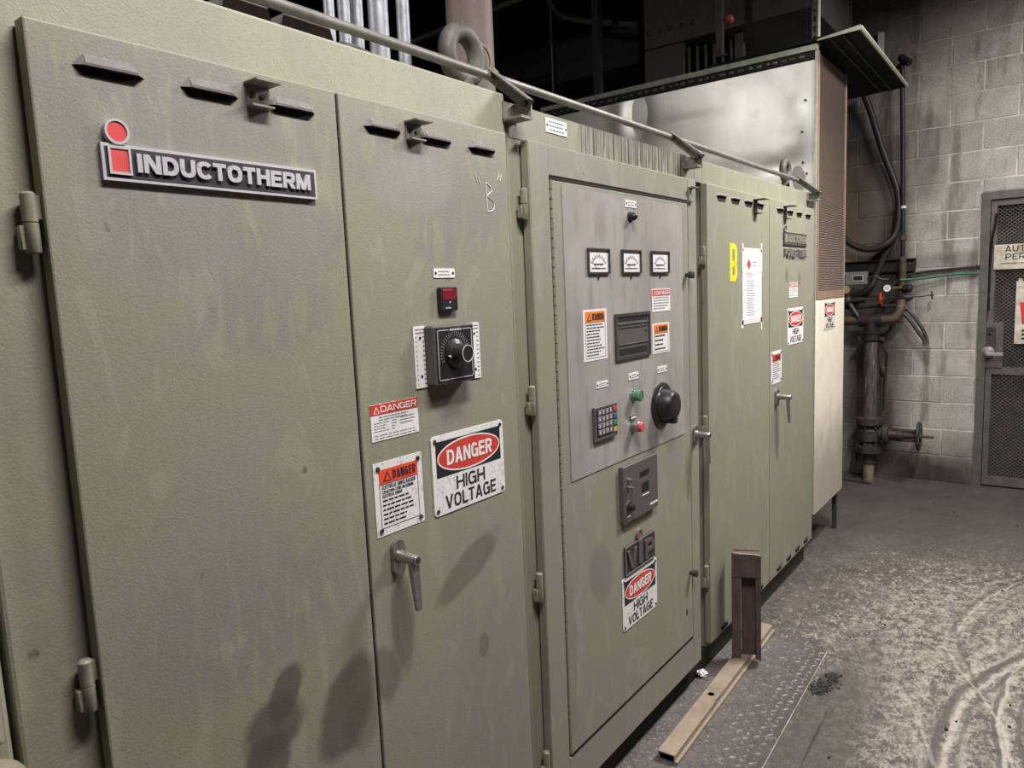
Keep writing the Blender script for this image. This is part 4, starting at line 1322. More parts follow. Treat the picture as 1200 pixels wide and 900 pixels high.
vp = MB().rect(FQ, 1.940, 2.146, 0.664, 0.758, 0, 0.005).build('emblem_plate', M_platedark, c2, label='dark plate with raised letters V I P and red dot')
m = MB().rring(FQ, 1.940, 2.146, 0.664, 0.758, 0.004, 0.005, 0.007)
m.ering(FQ, 2.038, 0.7735, 0.0185, 0.0185, 0.0035, 0.0, 0.008)
m.build('rim', M_hood, vp)
MB().ell(FQ, 2.038, 0.7735, 0.0155, 0.0155, 0, 0.006).build('red_dot', M_dullred, vp)
MB().text(FQ, 'V', 1.950, 2.015, 0.680, 0.742, 0.005, 0.010, 0.26).text(FQ, 'I', 2.026, 2.050, 0.680, 0.756, 0.005, 0.010, 0.26).text(FQ, 'P', 2.072, 2.132, 0.680, 0.742, 0.005, 0.010, 0.26).build('lettering', M_plasticg, vp)
danger_sign(c2, 1.922, 2.163, 0.4835, 0.657, 0.0005, 'DANGER HIGH VOLTAGE sign low on the control door')

# --- the far double-door cabinet
c3 = thing('electrical_cabinet', (-0.42, 3.36, 0), 'olive green double-door cabinet with yellow B and taped paper', 'cabinet')
MB().box(-0.82, XB, 2.668, 4.112, 0.10, ZT, 0.004).box(-0.82, XB, 2.596, 2.668, 1.952, ZT).build('body', M_door_d, c3)
MB().box(-0.80, -0.044, 2.596, 4.10, 0.0, 0.10).build('plinth', M_darkgreen, c3)
d1 = MB().box(-0.0265, 0.0, 2.640, 3.3615, 0.136, 1.947, 0.004, 2).build('door', M_door_d, c3)
d2 = MB().box(-0.0265, 0.0, 3.3665, 4.098, 0.136, 1.947, 0.004, 2).build('door', M_door_d, c3)
MB().box(-0.029, -0.012, 3.3617, 3.3663, 0.15, 1.94).build('door_gap', M_gap, c3)
for yc in (2.786, 2.936, 3.088, 3.234):
    louver(d1, yc, 1.921, 0.104, 0.012, 0.009, 0.020)
    louver(d1, yc, 0.172, 0.090, 0.006, 0.006, 0.022, M_darkgreen)
for yc in (3.514, 3.670, 3.822, 3.977):
    louver(d2, yc, 1.919, 0.104, 0.012, 0.009, 0.020)
    louver(d2, yc, 0.176, 0.090, 0.006, 0.006, 0.022, M_darkgreen)
hook_bracket(d1, 3.150, 1.868, 1.922, 0.045, 0.05, M_darkgreen)
hook_bracket(d2, 3.565, 1.868, 1.922, 0.045, 0.05, M_darkgreen)
for zb, zt in ((1.645, 1.715), (1.0, 1.07), (0.376, 0.468)):
    barrel_hinge(d1, 2.627, zb, zt)
latch_handle(d2, 3.455, 1.03, 0.0, 1.15)
MB().text(F0, 'B', 2.870, 2.952, 1.580, 1.733, 0.0, 0.0008, 0.18).build('painted_letter', M_yellow, c3, label='yellow painted letter B')
np3 = MB().rect(F0, 3.558, 3.936, 1.744, 1.805, 0, 0.006).build('nameplate', M_platedark, c3, label='small nameplate reading INDUCTOTHERM')
MB().rect(F0, 3.563, 3.931, 1.749, 1.800, 0.006, 0.0065).build('dark_field', M_plasticg, np3)
MB().text(F0, 'INDUCTOTHERM', 3.612, 3.925, 1.757, 1.792, 0.0065, 0.010, 0.20).rect(F0, 3.570, 3.600, 1.755, 1.795, 0.0065, 0.009).ering(F0, 3.580, 1.822, 0.018, 0.018, 0.005, 0, 0.008, 20).build('lettering', M_hinge, np3)
MB().text(F0, 'POWER-TRAK', 3.570, 3.930, 1.690, 1.727, 0.0, 0.010, 0.22).build('raised_lettering', M_hood, c3)
notice('danger_label', c3, 3.660, 3.798, 1.491, 1.563, 0.25, 'DANGER', M_white, M_red, 5, 'small white label with a red DANGER header above the sign', 61, border=False, inset=0.02)
danger_sign(c3, 3.632, 3.897, 1.258, 1.438, 0.0, 'DANGER HIGH VOLTAGE sign on the far right door', white=M_white)
notice('danger_label', c3, 3.385, 3.540, 1.0945, 1.2475, 0.22, 'DANGER', M_ink, M_red, 8, 'white notice with a red band above the far handle', 71, rivets=True, inset=0.1)
lifting_eye(c3, (-0.13, 4.30 - 0.27, 2.155), 0.047, 0.018, ZT)

# paper sheet taped on the far cabinet
ps = MB().rect(F0, 3.012, 3.250, 1.405, 1.718, 0.0004, 0.0012).build('paper_sheet', M_paper, label='white printed paper sheet taped to the far green cabinet door', cat='paper')
FPp = FX(0.0012)
m = MB()
m.rect(FPp, 3.004, 3.024, 1.62, 1.736, 0, 0.0005).rect(FPp, 3.238, 3.258, 1.62, 1.742, 0, 0.0005).rect(FPp, 3.0, 3.256, 1.396, 1.418, 0, 0.0005).rect(FPp, 3.238, 3.256, 1.362, 1.42, 0, 0.0005).rect(FPp, 2.990, 3.02, 1.382, 1.416, 0, 0.0005).rect(FPp, 3.014, 3.252, 1.703, 1.716, 0, 0.0005)
m.build('tape', M_cream, ps)
MB().poly(FPp, [(3.062, 1.650), (3.088, 1.626), (3.114, 1.650), (3.088, 1.674)], 0.0, 0.0005).build('red_emblem', M_red, ps)
MB().lines(FPp, 3.135, 3.19, 1.638, 1.665, 2, 3, 0, 0.0004, 0.3, 0.2).lines(FPp, 3.062, 3.165, 1.43, 1.585, 15, 9, 0, 0.0004, 0.35, 0.3).build('print', M_paleink, ps)
MB().lines(FPp, 3.062, 3.17, 1.598, 1.615, 2, 8, 0, 0.0004, 0.4, 0.4).build('red_print', M_redlogo, ps)

# --- the tall sheet metal enclosure behind it
Y0, Y1, ZL, ZTB = 4.130, 4.765, 0.262, 2.775
c4 = thing('ventilation_cabinet', (-0.9, 4.45, 0), 'tall galvanised enclosure with brown louvred front and cream lower panel', 'cabinet')
MB().box(-1.75, -0.012, Y0 + 0.012, Y1 - 0.004, ZL, ZTB - 0.01).build('body', M_galv, c4)
# dented side sheet facing the camera
nx_, nz_ = 70, 36
bumps = [(-1.04, 2.62, 0.07, 0.13, -0.010), (-1.16, 2.63, 0.06, 0.12, 0.008), (-0.74, 2.53, 0.20, 0.035, -0.0035), (-0.10, 2.30, 0.08, 0.06, 0.004),
         (-0.10, 2.50, 0.05, 0.06, -0.004), (-0.45, 2.50, 0.40, 0.3, 0.006), (-0.22, 2.20, 0.06, 0.03, -0.004)]
vs, fs = [], []
for j in range(nz_ + 1):
    for i in range(nx_ + 1):
        x = -1.75 + (1.738) * i / nx_
        z = 1.95 + (ZTB - 0.06 - 1.95) * j / nz_
        d = sum(a * math.exp(-((x - cx) / rx) ** 2 - ((z - cz) / rz) ** 2) for cx, cz, rx, rz, a in bumps)
        ed = min(i, nx_ - i, 4) / 4
        vs.append(Vector((x, Y0 + 0.008 - d * ed, z)))
for j in range(nz_):
    for i in range(nx_):
        a = j * (nx_ + 1) + i
        fs.append((a, a + 1, a + nx_ + 2, a + nx_ + 1))
m = MB()
m.raw(vs, fs)
m.build('side_sheet', M_galv, c4, smooth=True, label='shiny dented galvanised side sheet')
m = MB().box(-1.75, 0.0, Y0 - 0.012, Y0 + 0.03, ZTB - 0.014, ZTB + 0.014).box(-0.012, 0.0, Y0 - 0.002, Y0 + 0.012, ZL, ZTB - 0.008)
m.build('top_edge', M_lidrim, c4)
MB().box(-1.75, -0.01, Y0 - 0.004, Y0 + 0.01, ZTB - 0.054, ZTB - 0.014).build('edge_gasket', M_plinth, c4)
m = MB()
rr = random.Random(3)
x = -1.70
while x < -0.06:
    l = rr.uniform(0.02, 0.034)
    m.box(x, x + l, Y0 - 0.008, Y0 - 0.003, ZTB - 0.042 + rr.uniform(-0.003, 0.003), ZTB - 0.028 + rr.uniform(-0.003, 0.003), 0.003)
    x += l + rr.uniform(0.012, 0.03)
m.build('gasket_crimp', M_strut, c4, kind='stuff')
screw_parts(FY(Y0 + 0.006), [(-0.060, 2.52), (-0.075, 2.36), (-0.07, 2.20), (-0.05, 2.14)], 0.006, 0, 0.006, M_darksteel, c4, 'rivet')
# front: frame, slats, lower panel
MB().box(-0.02, -0.008, Y0 + 0.01, Y1 - 0.006, 1.462, ZTB - 0.01).build('grille_backing', M_grille, c4)
m = MB()
z = 1.515
while z < ZTB - 0.03:
    m.raw([Vector(p) for p in [(-0.007, Y0 + 0.02, z + 0.008), (0.002, Y0 + 0.02, z), (0.003, Y0 + 0.02, z + 0.0025), (-0.006, Y0 + 0.02, z + 0.0105),
                               (-0.007, Y1 - 0.02, z + 0.008), (0.002, Y1 - 0.02, z), (0.003, Y1 - 0.02, z + 0.0025), (-0.006, Y1 - 0.02, z + 0.0105)]],
          [(0, 1, 5, 4), (1, 2, 6, 5), (2, 3, 7, 6), (3, 0, 4, 7), (0, 1, 2, 3), (4, 5, 6, 7)])
    z += 0.0100
m.build('grille_slats', M_grille, c4, kind='stuff')
MB().box(-0.40, -0.38, Y0 + 0.02, Y1 - 0.02, 0.0, ZL).build('void_shade_sheet', M_gap, c4)  # black sheet added to paint the shaded void beneath the enclosure
m = MB().box(-0.008, 0.006, Y0 + 0.012, Y0 + 0.032, 1.465, ZTB - 0.012).box(-0.008, 0.006, Y1 - 0.030, Y1 - 0.012, 1.465, ZTB - 0.012).box(-0.008, 0.006, Y0 + 0.032, Y1 - 0.03, 1.465, 1.512)
m.build('grille_frame', M_grillef, c4)
MB().box(-0.012, 0.003, Y1 - 0.012, Y1 + 0.004, ZL, ZTB - 0.01).build('corner_trim', M_lidrim, c4)
MB().box(-0.012, 0.004, Y0 + 0.004, Y1 - 0.013, ZL, 1.462, 0.002).build('lower_panel', M_creamp, c4, label='cream lower panel smeared with grime')
for (x, y) in ((-0.035, Y1 - 0.02), (-0.20, Y0 + 0.07), (-1.65, Y1 - 0.05), (-1.65, Y0 + 0.07)):
    MB().box(x - 0.012, x + 0.012, y - 0.012, y + 0.012, 0, ZL).build('leg', M_darksteel, c4)
danger_sign(c4, 4.292, 4.532, 1.288, 1.450, 0.0, 'DANGER HIGH VOLTAGE sign on the cream panel', white=M_cream, X=0.004)
# lid sheet overhanging the front and the far end
m = MB()
lz0, lz1, q = 2.790, 2.765, 0.016
m.raw([Vector(p) for p in [(-0.60, 4.125, lz0 - 0.002), (0.205, 4.125, lz0 + 0.022), (0.205, 5.46, lz1 + 0.022), (-0.60, 5.46, lz1 - 0.002),
                           (-0.60, 4.125, lz0 + q), (0.205, 4.125, lz0 + q + 0.022), (0.205, 5.46, lz1 + q + 0.022), (-0.60, 5.46, lz1 + q)]],
      [(0, 1, 2, 3), (4, 5, 6, 7), (0, 1, 5, 4), (1, 2, 6, 5), (2, 3, 7, 6), (3, 0, 4, 7)])
ld_ = m.build('lid', M_lid, c4, label='dark overhanging lid sheet')
m = MB()
m.raw([Vector(p) for p in [(0.0, 4.122, lz0 + 0.012), (0.208, 4.122, lz0 + 0.019), (0.208, 4.122, lz0 + 0.042), (0.0, 4.122, lz0 + 0.020)]] + [Vector(p) for p in [(0.0, 4.126, lz0 + 0.012), (0.208, 4.126, lz0 + 0.019), (0.208, 4.126, lz0 + 0.042), (0.0, 4.126, lz0 + 0.020)]],
      [(0, 1, 2, 3), (4, 5, 6, 7), (0, 1, 5, 4), (1, 2, 6, 5), (2, 3, 7, 6), (3, 0, 4, 7)])
m.tube([(0.207, 4.124, lz0 + 0.030), (0.207, 5.462, lz1 + 0.030)], 0.011, 6, 1)
m.build('lid_rim', M_lidrim, ld_)
m = MB()
for x in (0.065, 0.125):
    m.tube([(x, 4.14, lz0 + 0.006 + x * 0.02), (x, 5.44, lz1 + 0.006 + x * 0.02)], 0.0035, 5, 1)
m.build('lid_seam', M_darkgreen, ld_)

# ------------------------------------------------------------------ pipe rail on brackets along the cabinet tops
rl = thing('pipe_rail', (-0.08, 2.0, 2.05), 'long thin steel pipe rail on tilted brackets along the cabinet tops', 'rail')
MB().tube([(-0.080, -0.9, 2.109), (-0.080, 4.10, 2.103)], 0.0108, 14, 1).build('rail', M_rail, rl, smooth=True)
for yb in (1.475, 2.520, 4.085):
    br = MB().box(XB - 0.002, XB + 0.004, yb - 0.028, yb + 0.028, 1.985, ZT - 0.002).box(XB, 0.028, yb + 0.012, yb + 0.018, 1.990, 2.030).box(XB, 0.028, yb - 0.028, yb + 0.018, 1.986, 1.992).build('bracket', M_bracket, rl)
    m = MB()
    d = Vector((0.024 + 0.090, 0, 2.020 - 2.118)).normalized()
    nn = Vector((-d.z, 0, d.x))
    p0, p1 = Vector((-0.092, 0, 2.117)), Vector((0.030, 0, 2.016))
    hh = 0.016
    prof = [p0 + nn * hh * 0.9, p1 + nn * hh, p1 - nn * hh, p0 - nn * hh * 0.9]
    vs = [Vector((p.x, yb + 0.006, p.z)) for p in prof] + [Vector((p.x, yb + 0.010, p.z)) for p in prof]
    m.raw(vs, [(0, 1, 2, 3), (7, 6, 5, 4), (0, 4, 5, 1), (1, 5, 6, 2), (2, 6, 7, 3), (3, 7, 4, 0)])
    top = [prof[0], prof[1], prof[1] - nn * 0.003, prof[0] - nn * 0.003]
    vs = [Vector((p.x, yb - 0.016, p.z)) for p in top] + [Vector((p.x, yb + 0.010, p.z)) for p in top]
    m.raw(vs, [(0, 1, 2, 3), (7, 6, 5, 4), (0, 4, 5, 1), (1, 5, 6, 2), (2, 6, 7, 3), (3, 7, 4, 0)])
    m.build('bracket_arm', M_bracket, br)
    m = MB().cyl((0.016, yb - 0.004, 2.024), (0.016, yb + 0.020, 2.024), 0.008, None, 10)
    m.build('bolt', M_darksteel, br)

# cord knotted around the lifting eye and bracket
m = MB().tube([(-0.150, 1.500, 2.212), (-0.128, 1.520, 2.195), (-0.124, 1.532, 2.165), (-0.128, 1.527, 2.135), (-0.112, 1.506, 2.112), (-0.095, 1.487, 2.120), (-0.082, 1.480, 2.128), (-0.066, 1.486, 2.112)], 0.0042, 7, 5)
m.tube([(-0.115, 1.50, 2.118), (-0.10, 1.497, 2.128), (-0.085, 1.492, 2.112), (-0.098, 1.485, 2.106), (-0.115, 1.50, 2.118)], 0.004, 7, 4)
m.build('cord', M_barepipe, smooth=True, label='frayed tan cord tied from the lifting eye to the rail', cat='cord')

# ------------------------------------------------------------------ conduits and pipes rising behind
ztop = ZT + 0.0195
conds = [(1.0755, 0.0115, 'leftmost thin galvanised conduit rising from the cabinet top', ztop), (1.1165, 0.0135, 'second galvanised conduit from the left above the cabinet', ztop),
         (1.1535, 0.0135, 'third galvanised conduit from the left, close beside its neighbour', ztop), (1.218, 0.0230, 'thickest galvanised conduit rising from the cabinet top', ztop),
         (1.2975, 0.0155, 'rightmost galvanised conduit with a threaded connector at its foot', ztop)]
for i, (y, r, lb, zb) in enumerate(conds):
    o = MB().cyl((-0.20, y, zb), (-0.20, y + 0.02, 4.6), r, None, 18).build('conduit', M_conduit, smooth=True, label=lb, cat='conduit', group='galvanised conduits above the double-door cabinet')
    m = MB().lathe((-0.20, y, zb), (0, 0, 1), [(0.008, r * 1.32), (0.024, r * 1.32), (0.025, r * 1.15), (0.036, r * 1.15), (0.037, r * 1.3), (0.05, r * 1.3)], 8 if i == 4 else 14)
    m.build('connector', M_conduit, o)
MB().lathe((-0.30, 1.667, ZT), (0, 0, 1), [(0, 0.085), (0.014, 0.085), (0.014, 0.066), (3.0, 0.066)], 28).build('riser_pipe', M_brownpipe, smooth=True, label='thick dusty brown pipe rising behind the lifting eye', cat='pipe')

# ------------------------------------------------------------------ dark equipment overhead
hd = thing('overhead_duct', (-0.9, 5.2, 3.2), 'dark sheet metal duct hung above the galvanised enclosure', 'duct')
m = MB()
m.box(-1.37, -0.235, 4.90, 5.95, 3.245, 4.5)
m.build('duct_body', M_duct, hd)
for x in (-1.33, -1.25, -1.17, -1.09, -1.01):
    MB().ball((x, 4.898, 3.345), 0.017, (1, 0.5, 1), 1).build('bolt', M_darksteel, hd)
tr = thing('dry_transformer', (-1.2, 5.2, 0), 'dark finned transformer case below the overhead duct', 'transformer')
MB().box(-1.37, -1.08, 4.90, 5.6, 0.0, 3.235).build('case', M_duct, tr)
for i in range(6):
    x = -1.06 + i * 0.055
    MB().box(x, x + 0.012, 4.93 + i * 0.012, 5.5, 1.2, 3.20).build('cooling_fin', M_duct, tr)
MB().box(-2.35, -1.56, 5.2, 5.9, 3.27, 3.56).build('cable_tray', M_ductdark, label='dark tray box hanging left of the overhead duct', cat='tray')
MB().cyl((-2.33, 5.16, 3.20), (-2.33, 5.16, 5.35), 0.008, None, 8).build('hanger_rod', M_conduit, label='bright thin rod at the left end of the dark tray box', cat='rod')
MB().box(-1.62, -1.57, 4.6, 4.65, 2.79, 5.35).build('support_post', M_ductdark, label='dark slender post in front of the tray box', cat='post')
MB().tube([(-2.2, 4.9, 4.6), (-2.2, 4.9, 3.95), (-2.12, 4.9, 3.72), (-1.95, 4.9, 3.60), (-1.42, 4.86, 3.42)], 0.022, 10, 6).build('bent_conduit', M_duct, smooth=True, label='black bent conduit curving down in the dark', cat='conduit')
m = MB().box(-5.6, -1.4, 5.75, 5.87, 3.55, 3.75).box(-5.6, -1.4, 5.80, 5.82, 3.48, 3.82)
m.build('roof_beam', M_ductdark, label='dark steel beam high behind the cabinets', cat='beam')
MB().tube([(-3.4, 4.2, 3.5), (-1.9, 4.6, 3.75)], 0.02, 8, 1).build('dark_pipe', M_duct, label='slanting dark pipe left of the brown riser pipe', cat='pipe')

hs = thing('hanging_strut', (-0.70, 4.60, 2.98), 'dark hanging channel strut with a red ball above the enclosure', 'strut')
m = MB().box(-0.722, -0.682, 4.58, 4.60, 2.99, 5.38).box(-0.684, -0.680, 4.575, 4.61, 2.985, 5.38).box(-0.722, -0.66, 4.58, 4.60, 2.985, 2.992)
m.build('channel', M_strut, hs)
MB().ball((-0.655, 4.63, 3.205), 0.030).build('red_ball', M_redlogo, hs, smooth=True)
us = thing('slotted_strut', (-0.03, 4.16, 2.79), 'slotted steel strut standing on the enclosure front corner', 'strut')
m = MB()
x0, x1, yy = -0.040, -0.004, 4.160
zb, n = 2.79, 0
m.box(x0, x0 + 0.012, yy, yy + 0.004, zb, 5.38).box(x1 - 0.012, x1, yy, yy + 0.004, zb, 5.38)
z = zb
while z < 4.6:
    m.box(x0 + 0.012, x1 - 0.012, yy, yy + 0.004, z, z + 0.022)
    z += 0.050
m.box(x0 + 0.012, x1 - 0.012, yy, yy + 0.004, z, 5.38)
m.box(x0, x0 + 0.003, yy, yy + 0.035, zb, 5.38)
m.build('channel', M_strut, us)
MB().box(x1 - 0.004, x1 + 0.001, yy - 0.002, yy + 0.038, zb, 5.38).build('bright_flange', M_lidrim, us)
MB().box(-0.755, -0.70, 5.0, 5.05, 2.0, 3.245).build('strut_post', M_strut, label='short pale post under the overhead duct', cat='post')
MB().box(-0.115, -0.075, YW - 0.05, YW - 0.006, 3.22, 3.385, 0.003).build('cover_plate', M_white, label='small pale cover plate high on the block wall', cat='plate')

# ------------------------------------------------------------------ pipework on the block wall
YP = 6.15
vp = thing('riser_pipe', (0.08, YP, 1.30), 'dark vertical riser pipe with a capped top on the block wall', 'pipe')
m = MB().tube([(0.062, YP, 3.14), (0.080, YP, 2.54), (0.096, YP, 1.82), (0.098, YP, 1.56)], 0.0165, 14, 1)
m.build('pipe', M_blackpipe, vp, smooth=True)
m = MB().ball((0.062, YP, 3.150), 0.030).cyl((0.062, YP, 3.145), (0.115, YP - 0.02, 3.10), 0.027, None, 14).cyl((0.062, YP, 3.12), (-0.03, YP + 0.09, 3.06), 0.014, None, 10)
m.build('elbow_cap', M_blackpipe, vp, smooth=True)
for z in (1.860, 1.700):
    MB().lathe((0.095, YP, z - 0.02), (0, 0, 1), [(0, 0.022), (0.003, 0.026), (0.036, 0.026), (0.04, 0.022)], 16).build('coupling', M_rustpipe, vp, smooth=True)
MB().lathe((0.098, YP, 1.36), (0, 0, 1), [(0, 0.026), (0.32, 0.026)], 16).build('lower_pipe', M_rustpipe, vp, smooth=True)
MB().lathe((0.093, YP, 2.075), (0, 0, 1), [(0, 0.020), (0.018, 0.020)], 16).build('tape_wrap', M_white, vp)

MB().tube([(-0.330, YP, 2.05), (-0.335, YP, 1.95), (-0.29, YP - 0.03, 1.868), (-0.20, YP - 0.04, 1.808), (-0.10, YP - 0.04, 1.790), (-0.01, YP - 0.03, 1.825), (0.045, YP, 1.90), (0.062, YP + 0.01, 2.03), (0.050, YP + 0.02, 2.20), (0.0, YP + 0.03, 2.35), (-0.07, YP + 0.03, 2.55), (-0.14, YP + 0.02, 2.80), (-0.19, YP, 2.95)], 0.0245, 12, 6).build('hose', M_hose, smooth=True, label='thick black hose looping in a U beside the vertical riser pipe', cat='hose')
MB().tube([(0.055, YP + 0.04, 2.12), (0.050, YP + 0.05, 1.98), (0.02, YP + 0.05, 1.86), (-0.037, YP + 0.05, 1.734), (-0.09, YP + 0.05, 1.60), (-0.13, YP + 0.03, 1.50), (-0.25, YP + 0.02, 1.43), (-0.38, YP + 0.02, 1.42)], 0.024, 12, 6).build('hose', M_hose, smooth=True, label='black hose dropping diagonally behind the wall channel', cat='hose')

ch = thing('wall_channel', (-0.15, YW, 1.62), 'dark horizontal channel bracket fixed on the block wall', 'channel')
m = MB().box(-0.62, 0.170, YW - 0.045, YW - 0.008, 1.612, 1.618).box(-0.62, 0.170, YW - 0.045, YW - 0.008, 1.700, 1.706).box(-0.62, 0.170, YW - 0.012, YW - 0.007, 1.612, 1.706)
m.build('channel', M_blackpipe, ch)
MB().lathe((0.130, YW - 0.012, 1.668), (0, -1, 0), [(0, 0.008), (0.006, 0.008)], 10).build('bolt', M_steel, ch)

YQ = 6.05
ct = thing('controller_box', (-0.20, YQ, 1.52), 'grey controller box with a small display on the pipework', 'controller')
m = MB().box(-0.270, -0.118, YQ - 0.06, YQ, 1.525, 1.622, 0.004)
m.build('case', M_gbox, ct)
MB().rring(FY(YQ - 0.06), -0.216, -0.142, 1.552, 1.596, 0.005, 0, 0.003).build('display_frame', M_silverprint, ct)
MB().rect(FY(YQ - 0.06), -0.211, -0.147, 1.557, 1.591, 0, 0.0015).build('display', M_plastic, ct)
MB().lathe((-0.285, YQ - 0.05, 1.612), (0, -1, 0), [(0, 0.017), (0.02, 0.017), (0.026, 0.010)], 14).build('cable_gland', M_silverprint, ct, smooth=True)
MB().tube([(-0.118, YQ - 0.03, 1.57), (-0.07, YQ - 0.03, 1.585), (-0.03, YQ - 0.02, 1.56), (0.02, YQ, 1.555)], 0.009, 8, 5).build('cable', M_hose, ct)

ga = thing('pressure_gauge', (0.02, YQ - 0.03, 1.48), 'round white pressure gauge beside the riser pipe', 'gauge')
MB().lathe((0.020, YQ - 0.01, 1.490), (0, -1, 0), [(0, 0.029), (0.03, 0.029), (0.033, 0.031), (0.036, 0.027)], 26).build('case', M_plastic, ga, smooth=True)
MB().ell(FY(YQ - 0.046), 0.020, 1.490, 0.0255, 0.0255, 0, 0.001, 26).build('dial', M_gauge, ga)
MB().poly(FY(YQ - 0.047), [(0.012, 1.497), (0.014, 1.499), (0.028, 1.486), (0.026, 1.483)], 0, 0.0006).build('needle', M_ink, ga)
MB().cyl((0.05, YQ - 0.02, 1.49), (0.10, YP - 0.02, 1.49), 0.010, None, 10).build('stem', M_brass, ga)

MB().tube([(0.085, YP - 0.03, 1.548), (0.17, YP + 0.0, 1.548), (0.27, YP + 0.03, 1.556), (0.38, YP + 0.06, 1.568), (0.50, YP + 0.075, 1.572), (0.575, YP + 0.08, 1.570)], 0.0095, 10, 5).build('hose', M_ghose, smooth=True, label='thin green hose running along the block wall to the door', cat='hose')
MB().tube([(0.085, YP + 0.06, 1.575), (0.25, YW - 0.03, 1.600), (0.58, YW - 0.03, 1.620)], 0.010, 8, 4).build('dark_pipe', M_blackpipe, smooth=True, label='slim dark pipe just above the green hose', cat='pipe')

# branch with the red lever valve
bp = thing('branch_pipe', (-0.15, YQ, 1.40), 'dark branch pipe with a red valve wheel left of the gauge', 'pipe')
MB().tube([(-0.55, YQ, 1.402), (-0.14, YQ, 1.408)], 0.022, 14, 1).build('pipe', M_blackpipe, bp, smooth=True)
m = MB().ball((-0.265, YQ, 1.405), 0.045).cyl((-0.265, YQ, 1.405), (-0.17, YQ - 0.02, 1.26), 0.022, None, 12)
m.build('fitting', M_blackpipe, bp, smooth=True)
MB().lathe((-0.275, YQ - 0.03, 1.485), (0.3, -1, 0.1), [(0, 0.033), (0.06, 0.033), (0.065, 0.028)], 16).build('brass_cap', M_brass, bp, smooth=True)
MB().tube([(-0.16, YQ - 0.02, 1.412), (0.01, YQ - 0.03, 1.412)], 0.007, 8, 1).build('spindle', M_darksteel, bp)
MB().torus((-0.022, YQ - 0.03, 1.412), (1, 0, 0.0), 0.042, 0.009, 20, 8).build('valve_wheel', M_redpaint, bp, smooth=True)
m = MB()
m.cyl((-0.022, YQ - 0.03, 1.372), (-0.022, YQ - 0.03, 1.452), 0.006, None, 8).cyl((-0.034, YQ - 0.03, 1.412), (-0.006, YQ - 0.03, 1.412), 0.014, None, 12)
m.build('wheel_spoke', M_redpaint, bp)
m = MB().tube([(-0.60, YQ + 0.02, 1.335), (0.07, YQ + 0.03, 1.360)], 0.012, 8, 1)
m.build('tie_pipe', M_blackpipe, bp)

# right-hand valve with the long stem
rv = thing('stem_valve', (0.11, YP, 1.38), 'small valve with a long stem and rusty wheel right of the riser pipe', 'valve')
m = MB().lathe((0.10, YP - 0.03, 1.415), (1, 0, 0), [(0, 0.03), (0.02, 0.033), (0.05, 0.026), (0.075, 0.014)], 14).lathe((0.10, YP - 0.02, 1.480), (1, -0.2, 0.05), [(0, 0.02), (0.02, 0.032), (0.06, 0.030), (0.07, 0.02)], 14)
m.build('body', M_blackpipe, rv, smooth=True)
MB().tube([(0.17, YP - 0.03, 1.415), (0.315, YP - 0.03, 1.428)], 0.0045, 6, 1).build('stem', M_rustpipe, rv)
m = MB().torus((0.298, YP - 0.03, 1.427), (1, 0, 0.08), 0.027, 0.0045, 16, 6)
m.cyl((0.298, YP - 0.03, 1.400), (0.298, YP - 0.03, 1.454), 0.004, None, 6)
m.build('handwheel', M_rustpipe, rv)

# pair of short hoses arcing to the right
for dx, dz, lb in ((0.0, 0.0, 'upper of two dusty black hoses arcing right below the gauge'), (-0.024, -0.030, 'lower of two dusty black hoses arcing right below the gauge')):
    MB().tube([(0.070 + dx, YP - 0.03, 1.385 + dz), (0.13 + dx, YP - 0.06, 1.345 + dz), (0.19 + dx, YP - 0.07, 1.275 + dz), (0.245 + dx, YP - 0.06, 1.185 + dz), (0.273 + dx * 0.6, YP - 0.05, 1.11 + dz * 0.4), (0.278 + dx * 0.6, YP - 0.05, 1.065 + dz * 0.2)], 0.0135, 10, 6).build('hose', M_hosed, smooth=True, label=lb, cat='hose', group='hose pair by the gauge')

# main drop: horizontal run, tee, vertical pipe, gate valve
mp = thing('main_pipe', (-0.093, YQ, 0), 'thick streaked vertical pipe with a tee standing by the block wall', 'pipe')
MB().tube([(-0.75, YQ, 1.252), (-0.165, YQ, 1.252)], 0.036, 18, 1).build('horizontal_run', M_rustpipe, mp, smooth=True)
m = MB().tube([(-0.03, YQ, 1.252), (0.035, YQ, 1.256), (0.080, YQ + 0.01, 1.280), (0.098, YQ + 0.03, 1.325), (0.098, YQ + 0.06, 1.39)], 0.034, 16, 5)
m.build('elbow', M_rustpipe, mp, smooth=True)
MB().lathe((0.096, YQ + 0.05, 1.345), (0, 0.1, 1), [(0, 0.046), (0.012, 0.046)], 18).build('clamp_ring', M_steel, mp)
m = MB().cyl((-0.170, YQ, 1.252), (-0.020, YQ, 1.252), 0.046, None, 20).cyl((-0.093, YQ, 1.252), (-0.093, YQ, 1.165), 0.050, None, 20)
m.lathe((-0.178, YQ, 1.252), (1, 0, 0), [(0, 0.052), (0.03, 0.052)], 20).lathe((-0.046, YQ, 1.252), (1, 0, 0), [(0, 0.052), (0.03, 0.052)], 20)
m.build('tee', M_blackpipe, mp, smooth=True)
cp = MB().lathe((-0.093, YQ, 1.095), (0, 0, 1), [(0, 0.058), (0.006, 0.064), (0.022, 0.064), (0.026, 0.054), (0.055, 0.054), (0.058, 0.061), (0.07, 0.061)], 24).build('coupling', M_blackpipe, mp, smooth=True)
m = MB()
for s_ in (-1, 1):
    m.box(-0.093 + s_ * 0.078 - 0.016, -0.093 + s_ * 0.078 + 0.016, YQ - 0.014, YQ + 0.014, 1.092, 1.122, 0.003)
    m.cyl((-0.093 + s_ * 0.078, YQ - 0.03, 1.107), (-0.093 + s_ * 0.078, YQ + 0.02, 1.107), 0.008, None, 8)
m.build('coupling_lug', M_darksteel, cp)
